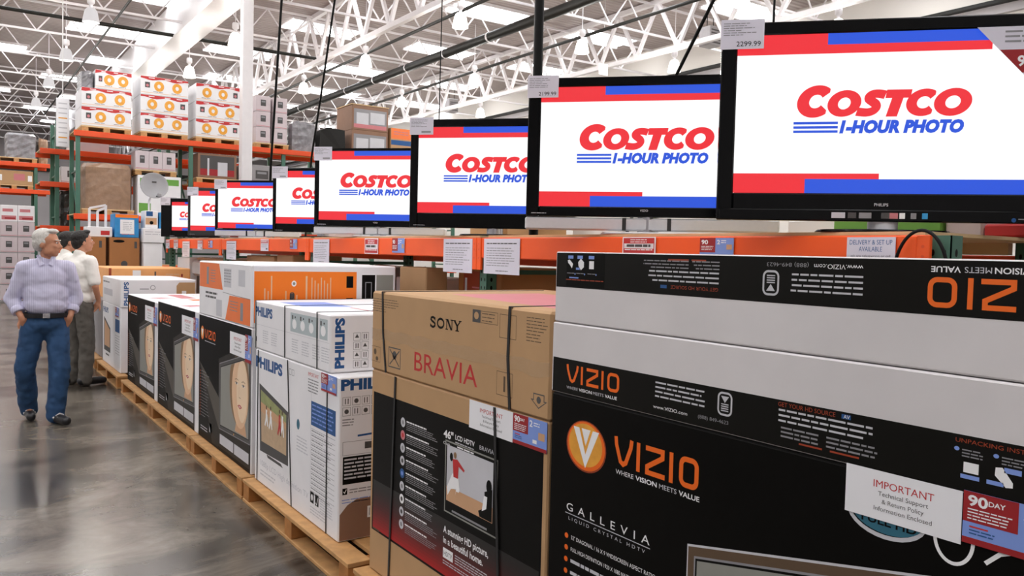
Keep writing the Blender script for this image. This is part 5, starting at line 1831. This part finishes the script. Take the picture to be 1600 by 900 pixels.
# ------------------------------------------------------------------ things lying on and under the shelf boards
SB = 1.737
mb = MB(); mb.box(3.50, 3.80, 1.83, 2.35, SB, 1.96, 'ink_green', .006); mb.front(3.50); mb.text('inside', -2.0, 1.86, .03, 'ink_black', 1, w=.12)
tag(mb.build('carton', None, (3.65, 2.1, SB)), 'green carton under the end of the largest television', 'carton')
box_carton(3.52, 3.82, 1.67, 1.825, SB, 2.0, 'carton_lilac', 'pale grey carton between the green carton and the red one', None, None)
box_carton(3.52, 3.82, 1.50, 1.665, SB, 1.79, 'ink_red', 'small red carton at the near end of the shelf beside the pale grey one', None, None)
# stuff seen under the televisions
for x, y, w, d, h, m, lab in ((3.45, 4.72, .3, .35, .10, 'carton_kraft', 'low brown carton on the shelf left of the third television stand'),
                              (3.5, 4.05, .28, .3, .11, 'carton_bright_white', 'low white carton with red corner on the shelf under the third television'),
                              (3.35, 3.70, .2, .25, .12, 'carton_bright_white', 'white block on the shelf between the second and third televisions'),
                              (3.4, 5.12, .3, .4, .085, 'carton_kraft', 'flat kraft carton on the shelf behind the third television'),
                              (3.5, 7.0, .3, .4, .09, 'carton_bright_white', 'low white carton on the shelf beside the fifth television'),
                              (3.5, 8.5, .3, .5, .10, 'carton_lilac', 'pale low carton on the shelf between the far televisions'),
                              (3.55, 2.35, .25, .3, .09, 'carton_bright_white', 'flat white carton on the shelf behind the silver speaker bar')):
    box_carton(x, x + w, y, y + d, SB, SB + h, m, lab, 'low cartons on the television shelf', None)
# below the beam, on the lower shelf boards
LB = .917
box_carton(2.84, 3.02, 5.20, 5.62, LB, 1.505, 'carton_kraft', 'plain brown carton on the lower shelf just left of the rust red crate', 'cartons on the lower shelf')
box_carton(3.10, 3.75, 4.60, 5.18, LB, 1.52, 'carton_kraft_dark', 'rust coloured carton on the lower shelf behind the hanging notices', 'cartons on the lower shelf',
           lambda mb, a, b, c, d: (mb.front(a, .001), mb.rect(-5.1, -4.66, c + .05, d - .03, 'ink_brick'), mb.rect(-5.08, -5.05, c + .3, d - .08, 'ink_pale', 2), mb.para(-4.98, -4.8, d - .14, .03, 3, 'ink_pink', 2)))
mb = MB()
for i in range(3):
    pts = [(3.0 + .03 * i, 4.62 + .07 * i + .02 * math.sin(t), 1.56 - .05 * t - .012 * t * t) for t in [k * .5 for k in range(8)]]
    mb.tube(pts, .012, 'cable_white', 6)
tag(mb.build('cable_bundle', None, (3.0, 4.7, 1.1)), 'pale cables sagging in front of the rust coloured carton', 'cable')
box_carton(3.2, 3.75, 5.7, 6.4, LB, 1.40, 'carton_lilac', 'pale pink carton on the lower shelf under the small red and blue sticker', 'cartons on the lower shelf')
wrapped_load(3.0, 3.7, 6.5, 7.2, LB, 1.50, 'wrap_grey', 'loose grey film bundle on the lower shelf behind the orange panel carton', 31)
box_carton(3.0, 3.6, 7.55, 8.2, LB, 1.46, 'carton_kraft_dull', 'dull brown carton on the lower shelf past the beam joint', 'cartons on the lower shelf')
box_carton(2.95, 3.5, 8.3, 8.8, LB, 1.55, 'carton_kraft', 'tilted looking brown carton on the lower shelf under the pink price tag', 'cartons on the lower shelf')
box_carton(2.95, 3.6, 8.9, 9.9, LB, 1.53, 'carton_kraft', 'wide brown carton on the lower shelf near the far bays', 'cartons on the lower shelf')
mb = MB()
mb.box(2.9, 3.6, 10.6, 12.4, 1.20, 1.42, 'speaker_silver', .03); mb.box(2.95, 3.6, 10.7, 12.3, 1.42, 1.47, 'chrome', .01)
mb.front(2.9, .001); mb.rect(-11.35, -10.95, 1.27, 1.39, 'ink_black'); mb.stroke([(-11.28, 1.33), (-11.15, 1.35), (-11.02, 1.33)], .012, 'ink_grey', 2)
mb.box(2.95, 3.55, 10.7, 12.3, LB, 1.20, 'bezel_grey')
tag(mb.build('range_appliance', None, (3.2, 11.5, LB)), 'silver appliance with a dark display under the far end of the beam', 'appliance')
box_carton(2.9, 3.4, 12.55, 13.3, LB, 1.45, 'carton_bright_white', 'pale carton under the very far end of the beam', 'cartons on the lower shelf')
box_carton(3.0, 3.6, 2.3, 3.6, LB, 1.45, 'carton_black', 'long black carton on the lower shelf behind the nearest stack', 'cartons on the lower shelf')


# ------------------------------------------------------------------ shoppers
def cap_mesh(mb, p, q, r0, r1, flat=1.0, n=14):
    """tapered capsule from p to q; flat squeezes it front to back (local y)"""
    p, q = Vector(p), Vector(q)
    d = (q - p)
    L = d.length
    d = d / L
    a = d.orthogonal().normalized()
    b = d.cross(a)
    rings = []
    for k in range(1, 5):
        t = PI / 2 * k / 4
        rings.append((-r0 * math.cos(t), r0 * math.sin(t)))
    for k in range(1, 5):
        rings.append((L * k / 5, r0 + (r1 - r0) * k / 5))
    for k in range(0, 4):
        t = PI / 2 * k / 4
        rings.append((L + r1 * math.sin(t), r1 * math.cos(t)))
    v = []
    for t, r in rings:
        for i in range(n):
            w = (a * math.cos(2 * PI * i / n) + b * math.sin(2 * PI * i / n)) * r
            w.y *= flat
            v.append(p + d * t + w)
    v.append(p - d * r0)
    v.append(q + d * r1)
    m = len(rings)
    f = [(i * n + k, i * n + (k + 1) % n, (i + 1) * n + (k + 1) % n, (i + 1) * n + k) for i in range(m - 1) for k in range(n)]
    f += [(m * n, (k + 1) % n, k) for k in range(n)] + [((m - 1) * n + k, (m - 1) * n + (k + 1) % n, m * n + 1) for k in range(n)]
    mb.add(v, f, 'skin')


def ell(mb, c, r, rot=None, n=18, m=12):
    R_ = rot or Matrix.Identity(3)
    c = Vector(c)
    v = [c + R_ @ Vector((0, 0, -r[2]))]
    for j in range(1, m):
        t = PI * j / m - PI / 2
        for i in range(n):
            v.append(c + R_ @ Vector((r[0] * math.cos(t) * math.cos(2 * PI * i / n), r[1] * math.cos(t) * math.sin(2 * PI * i / n), r[2] * math.sin(t))))
    v.append(c + R_ @ Vector((0, 0, r[2])))
    f = [(0, 1 + (i + 1) % n, 1 + i) for i in range(n)]
    for j in range(m - 2):
        for i in range(n):
            f.append((1 + j * n + i, 1 + j * n + (i + 1) % n, 1 + (j + 1) * n + (i + 1) % n, 1 + (j + 1) * n + i))
    e = len(v) - 1
    f += [(e - n + i, e - n + (i + 1) % n, e) for i in range(n)]
    mb.add(v, f, 'skin')


def blend(mb, name, material, parent, voxel=.011, smooth=6, folds=0.0, label=None, fold_scale=.09):
    """melt the overlapping pieces of mb into one continuous smooth surface"""
    me0 = bpy.data.meshes.new(name)
    me0.from_pydata([tuple(p) for p in mb.v], [], mb.f)
    me0.update()
    ob = bpy.data.objects.new(name, me0)
    COL.objects.link(ob)
    md = ob.modifiers.new('r', 'REMESH')
    md.mode = 'VOXEL'
    md.voxel_size = voxel
    md.use_smooth_shade = True
    sm = ob.modifiers.new('s', 'SMOOTH')
    sm.factor = .5
    sm.iterations = smooth
    if folds:
        tx = bpy.data.textures.new('folds', 'CLOUDS')
        tx.noise_scale = fold_scale
        dm = ob.modifiers.new('d', 'DISPLACE')
        dm.texture = tx
        dm.strength = folds
        dm.mid_level = .5
    dg = bpy.context.evaluated_depsgraph_get()
    me = bpy.data.meshes.new_from_object(ob.evaluated_get(dg))
    bpy.data.objects.remove(ob)
    bpy.data.meshes.remove(me0)
    me.name = name
    me.materials.clear()
    me.materials.append(K(material))
    for p in me.polygons:
        p.use_smooth = True
        p.material_index = 0
    o = link(name, me, parent)
    if label: o['label'] = label
    return o


def hand(mb, w, d, side, curl=.5, k=1.0):
    """palm, four unequal bent fingers and a thumb; w wrist, d direction of the hand"""
    w, d = Vector(w), Vector(d).normalized()
    ax = Vector((0, -1, 0))
    ac = d.cross(ax).normalized()              # across the palm
    n = ac.cross(d).normalized()
    cap_mesh(mb, w, w + d * .03, .026 * k, .028 * k)
    for i in range(4):
        b = w + d * .075 * k + ac * (.030 - .020 * i) * k
        cap_mesh(mb, w + d * .02 * k + ac * (.018 - .012 * i) * k, b, .017 * k, .0115 * k)
        L = (.068, .078, .072, .056)[i] * k
        m1 = b + (d * .9 - n * .35 * curl).normalized() * L * .5
        m2 = m1 + (d * .6 - n * 1.0 * curl).normalized() * L * .5
        cap_mesh(mb, b, m1, .0105 * k, .0095 * k)
        cap_mesh(mb, m1, m2, .0095 * k, .0078 * k)
    t0 = w + d * .025 * k + ac * .022 * k
    t1 = t0 + (d * .6 + ac * .8 + n * .2).normalized() * .042 * k
    t2 = t1 + (d * .9 + ac * .3 + n * .1).normalized() * .034 * k
    cap_mesh(mb, t0, t1, .014 * k, .0115 * k)
    cap_mesh(mb, t1, t2, .0115 * k, .009 * k)


def head(mb, c, yaw, tilt=0.0, k=1.1):
    """skull, jaw, brow, nose, lips and ears looking along -Y turned by yaw; returns a point mapper"""
    Rm = Matrix.Rotation(yaw, 3, 'Z') @ Matrix.Rotation(tilt, 3, 'X') @ Matrix.Scale(k, 3)
    c = Vector(c)
    T = lambda x, y, z: c + Rm @ Vector((x, y, z))
    ell(mb, T(0, .012, .030), (.073, .090, .085), Rm)          # cranium
    ell(mb, T(0, -.022, -.030), (.058, .066, .082), Rm)        # face
    ell(mb, T(0, -.050, -.085), (.030, .030, .024), Rm)        # chin
    for s in (-1, 1):
        ell(mb, T(s * .040, -.020, -.060), (.022, .045, .036), Rm)   # jaw
        ell(mb, T(s * .030, -.066, -.020), (.022, .018, .018), Rm)   # cheek
        ell(mb, T(s * .074, .014, -.012), (.009, .020, .031), Rm)    # ear
        ell(mb, T(s * .024, -.078, .024), (.022, .010, .008), Rm)    # brow
    cap_mesh(mb, T(0, -.082, .008), T(0, -.104, -.026), .009, .0135)  # nose
    ell(mb, T(0, -.090, -.034), (.018, .012, .009), Rm)
    ell(mb, T(0, -.082, -.056), (.022, .010, .006), Rm)          # lips
    ell(mb, T(0, -.081, -.066), (.019, .010, .006), Rm)
    return T, Rm


def face_bits(root, T, Rm, hair_mat, hair_c, brow='hair_grey'):
    mb = MB()
    for s in (-1, 1):
        c = T(s * .027, -.081, .006)
        ell(mb, c, (.010, .007, .0055), Rm)
    o = mb.build('eyes', root)
    o.data.materials.clear(); o.data.materials.append(K('eye_white'))
    mb = MB()
    for s in (-1, 1):
        ell(mb, T(s * .027, -.088, .006), (.0055, .003, .0055), Rm)
    o = mb.build('irises', root)
    o.data.materials.clear(); o.data.materials.append(K('hair_black'))
    mb = MB()
    for s in (-1, 1):
        cap_mesh(mb, T(s * .014, -.089, .026), T(s * .042, -.080, .028), .005, .004)
    o = mb.build('eyebrows', root)
    o.data.materials.clear(); o.data.materials.append(K(brow))


def person(loc, rz, label, J, mats, hair, headyaw, headtilt=0.0, rolled=True, tee=False, pockets=True):
    """J: joints in metres in the figure's own frame (front is -y, its left is +x)"""
    root = empty('person', loc, label, 'person', 'shoppers', rz)
    sk, shirt_m, trouser_m, hair_m, shoe = mats
    nk, hd = Vector(J['neck']), Vector(J['head'])
    # continuous body under the clothes
    mb = MB()
    T, Rm = head(mb, hd, headyaw, headtilt)
    cap_mesh(mb, nk + Vector((0, .01, -.03)), hd + Vector((0, .015, -.05)), .058, .054)
    ch, pv = Vector(J['chest']), Vector(J['pelvis'])
    ell(mb, ch, (.150, .095, .17)); ell(mb, (ch + pv) / 2, (.135, .095, .2)); ell(mb, pv, (.145, .10, .12))
    for s in 'LR':
        sh, el, wr = (Vector(J[k + s]) for k in ('shoulder', 'elbow', 'wrist'))
        cap_mesh(mb, ch + Vector((0, 0, .1)), sh, .06, .05)
        cap_mesh(mb, sh, el, .046, .038)
        cap_mesh(mb, el, wr, .038, .026)
        hand(mb, wr, Vector(J['hand' + s]) - wr, s, .4, 1.0)
        hp, kn, an = (Vector(J[k + s]) for k in ('hip', 'knee', 'ankle'))
        cap_mesh(mb, hp, kn, .07, .048); cap_mesh(mb, kn, an, .048, .034)
        cap_mesh(mb, an, Vector(J['toe' + s]) + Vector((0, 0, .015)), .032, .026)
    blend(mb, 'body', sk, root, .0085, 4)
    face_bits(root, T, Rm, hair_m, None, hair_m)
    # hair
    mb = MB()
    for c, r in hair:
        ell(mb, T(*c), r, Rm)
    blend(mb, 'hair', hair_m, root, .007, 3, .006, fold_scale=.02)
    # shirt
    mb = MB()
    for c, r in J['shirt']:
        ell(mb, c, r)
    for s in 'LR':
        sh, el, wr = (Vector(J[k + s]) for k in ('shoulder', 'elbow', 'wrist'))
        cap_mesh(mb, ch + Vector((0, .01, .12)), sh, .085, .072)
        if tee:
            cap_mesh(mb, sh, sh + (el - sh) * .78, .075, .068)
        else:
            cap_mesh(mb, sh, el, .072, .066)
            cap_mesh(mb, el, el + (wr - el) * .42, .066, .056)
    cap_mesh(mb, nk + Vector((0, .01, -.05)), nk + Vector((0, .012, .0)), .085, .066)
    blend(mb, 'shirt', shirt_m, root, .011, 5, .022)
    # trousers
    mb = MB()
    for c, r in J['seat']:
        ell(mb, c, r)
    for s in 'LR':
        hp, kn, an = (Vector(J[k + s]) for k in ('hip', 'knee', 'ankle'))
        cap_mesh(mb, hp, kn, .102, .085)
        cap_mesh(mb, kn, an + Vector((0, 0, -.01)), .085, .078)
    blend(mb, 'trousers', trouser_m, root, .011, 5, .026, fold_scale=.07)
    # shoes
    for s in 'LR':
        an, to = Vector(J['ankle' + s]), Vector(J['toe' + s])
        mb = MB()
        f = (to - an); f.z = 0; f.normalize()
        g = Vector((an.x, an.y, to.z))
        cap_mesh(mb, g - f * .045 + Vector((0, 0, .028)), to + f * .03 + Vector((0, 0, .018)), .046, .040)
        cap_mesh(mb, g + Vector((0, 0, .03)), an + Vector((0, 0, .0)), .045, .043)
        sh_o = blend(mb, 'shoe', shoe, root, .008, 4)
        if shoe == 'leather_black' and not tee:
            m2 = MB()
            ac = Vector((-f.y, f.x, 0))
            for i in range(4):
                c = g + f * (.055 + .028 * i) + Vector((0, 0, .075 - .011 * i))
                m2.tube([c - ac * .034 + Vector((0, 0, -.012)), c + Vector((0, 0, .006)), c + ac * .034 + Vector((0, 0, -.012))], .006, 'shoe_white', 6)
            for sg in (-1, 1):
                c = g + f * .02 + ac * .040 * sg + Vector((0, 0, .035))
                m2.tube([c - f * .03 + Vector((0, 0, .02)), c + f * .05 + Vector((0, 0, -.005))], .011, 'shoe_white', 6)
            m2.build('shoe_stripes', sh_o)
    return root, T


J1 = dict(neck=(0, .01, 1.475), head=(.012, -.015, 1.615), chest=(0, .01, 1.28), pelvis=(0, .01, .93),
          shoulderL=(.165, .01, 1.395), elbowL=(.235, .045, 1.13), wristL=(.188, -.050, .965), handL=(.115, -.035, .84),
          shoulderR=(-.165, .02, 1.395), elbowR=(-.262, .06, 1.11), wristR=(-.192, -.050, .965), handR=(-.12, -.035, .84),
          hipL=(.085, .01, .86), kneeL=(.105, -.06, .47), ankleL=(.07, -.06, .085), toeL=(.14, -.225, .03),
          hipR=(-.10, .01, .86), kneeR=(-.165, .05, .49), ankleR=(-.135, .27, .10), toeR=(-.12, .09, .03),
          shirt=[((0, .01, 1.30), (.185, .13, .16)), ((0, .005, 1.15), (.182, .145, .18)), ((0, -.005, 1.06), (.182, .15, .105))],
          seat=[((0, .015, .90), (.185, .145, .11)), ((0, .01, .96), (.178, .138, .05))])
r, T = person((.71, 8.36, .0), math.radians(-4), 'grey haired man in a pale lilac shirt and blue jeans, hands in his pockets', J1,
              ('skin', 'shirt_lilac', 'denim', 'hair_grey', 'leather_black'),
              [((0, .030, .052), (.080, .088, .074)), ((0, .062, .0), (.072, .052, .070)), ((-.062, .028, .012), (.020, .042, .042)), ((.062, .028, .012), (.020, .042, .042)), ((0, -.038, .100), (.058, .042, .022))],
              math.radians(66))
mb = MB()
for i in range(33):          # belt
    pass
ring = [(.187 * math.cos(2 * PI * i / 32), .012 + .148 * math.sin(2 * PI * i / 32)) for i in range(32)]
v = [(x * k, (y - .012) * k + .012, z) for k, z in ((1.0, .955), (1.03, .957), (1.03, .995), (1.0, .997)) for x, y in ring]
mb.add(v, [(j * 32 + i, j * 32 + (i + 1) % 32, (j + 1) * 32 + (i + 1) % 32, (j + 1) * 32 + i) for j in range(3) for i in range(32)] + [(96 + i, 96 + (i + 1) % 32, (i + 1) % 32, i) for i in range(32)], 'leather_black')
o = mb.build('belt', r)
mb = MB(); mb.box(-.028, .028, -.150, -.143, .955, .997, 'chrome', .004); mb.build('buckle', o)
mb = MB()
for s in (-1, 1):            # collar points and placket
    q = [(s * .012, -.088, 1.435), (s * .055, -.098, 1.415), (s * .075, -.055, 1.50), (s * .040, -.075, 1.50)]
    mb.add([(x, y, z) for x, y, z in q] + [(x, y + .008, z) for x, y, z in q], [(0, 1, 2, 3), (7, 6, 5, 4), (0, 4, 5, 1), (1, 5, 6, 2), (2, 6, 7, 3), (3, 7, 4, 0)], 'shirt_lilac')
q = [(s_ * .066 * math.sin(t), .012 - .066 * math.cos(t) * -1, 1.50) for t in [PI * (k / 10 - .5) for k in range(11)] for s_ in (1,)]
mb.tube(q, .013, 'shirt_lilac', 6)
mb.build('collar', r)
for s in (-1, 1):            # rolled cuffs
    J = J1
    el, wr = Vector(J['elbowL' if s > 0 else 'elbowR']), Vector(J['wristL' if s > 0 else 'wristR'])
    d = (wr - el).normalized()
    c = el + (wr - el) * .62
    mb = MB(); mb.tube([c - d * .028, c - d * .02, c + d * .02, c + d * .028], [.050, .056, .055, .048], 'shirt_lilac', 16); mb.build('cuff', r)

J2 = dict(neck=(0, .01, 1.50), head=(0, -.02, 1.645), chest=(0, .015, 1.30), pelvis=(0, .01, .95),
          shoulderL=(.18, .01, 1.42), elbowL=(.25, .03, 1.15), wristL=(.21, -.06, .955), handL=(.17, -.09, .86),
          shoulderR=(-.18, .01, 1.42), elbowR=(-.25, .0, 1.14), wristR=(-.195, -.085, .965), handR=(-.12, -.06, .84),
          hipL=(.085, .02, .88), kneeL=(.11, .0, .48), ankleL=(.12, .03, .085), toeL=(.14, -.15, .03),
          hipR=(-.085, .02, .88), kneeR=(-.11, .0, .48), ankleR=(-.12, .03, .085), toeR=(-.14, -.15, .03),
          shirt=[((0, .02, 1.31), (.20, .135, .18)), ((0, .01, 1.15), (.19, .145, .19)), ((0, .01, 1.01), (.188, .15, .11))],
          seat=[((0, .03, .91), (.175, .145, .12)), ((0, .02, .98), (.17, .14, .05))])
DARK = [((0, .022, .050), (.079, .092, .072)), ((0, .060, -.005), (.070, .050, .076)), ((-.062, .022, .008), (.020, .036, .044)), ((.062, .022, .008), (.020, .036, .044)), ((0, -.040, .095), (.056, .046, .026))]
person((1.235, 10.45, 0), math.radians(118), 'dark haired man in a white tee and grey slacks leaning towards the white cartons', J2,
       ('skin', 'tee_white', 'slacks_grey', 'hair_black', 'leather_black'), DARK, math.radians(-18), math.radians(-8), tee=True)
person((1.235, 11.75, 0), math.radians(105), 'black haired person in white, mostly hidden behind the man in the white tee', J2,
       ('skin', 'tee_white', 'slacks_grey', 'hair_black', 'leather_black'), DARK, math.radians(-10), 0.0, tee=True)
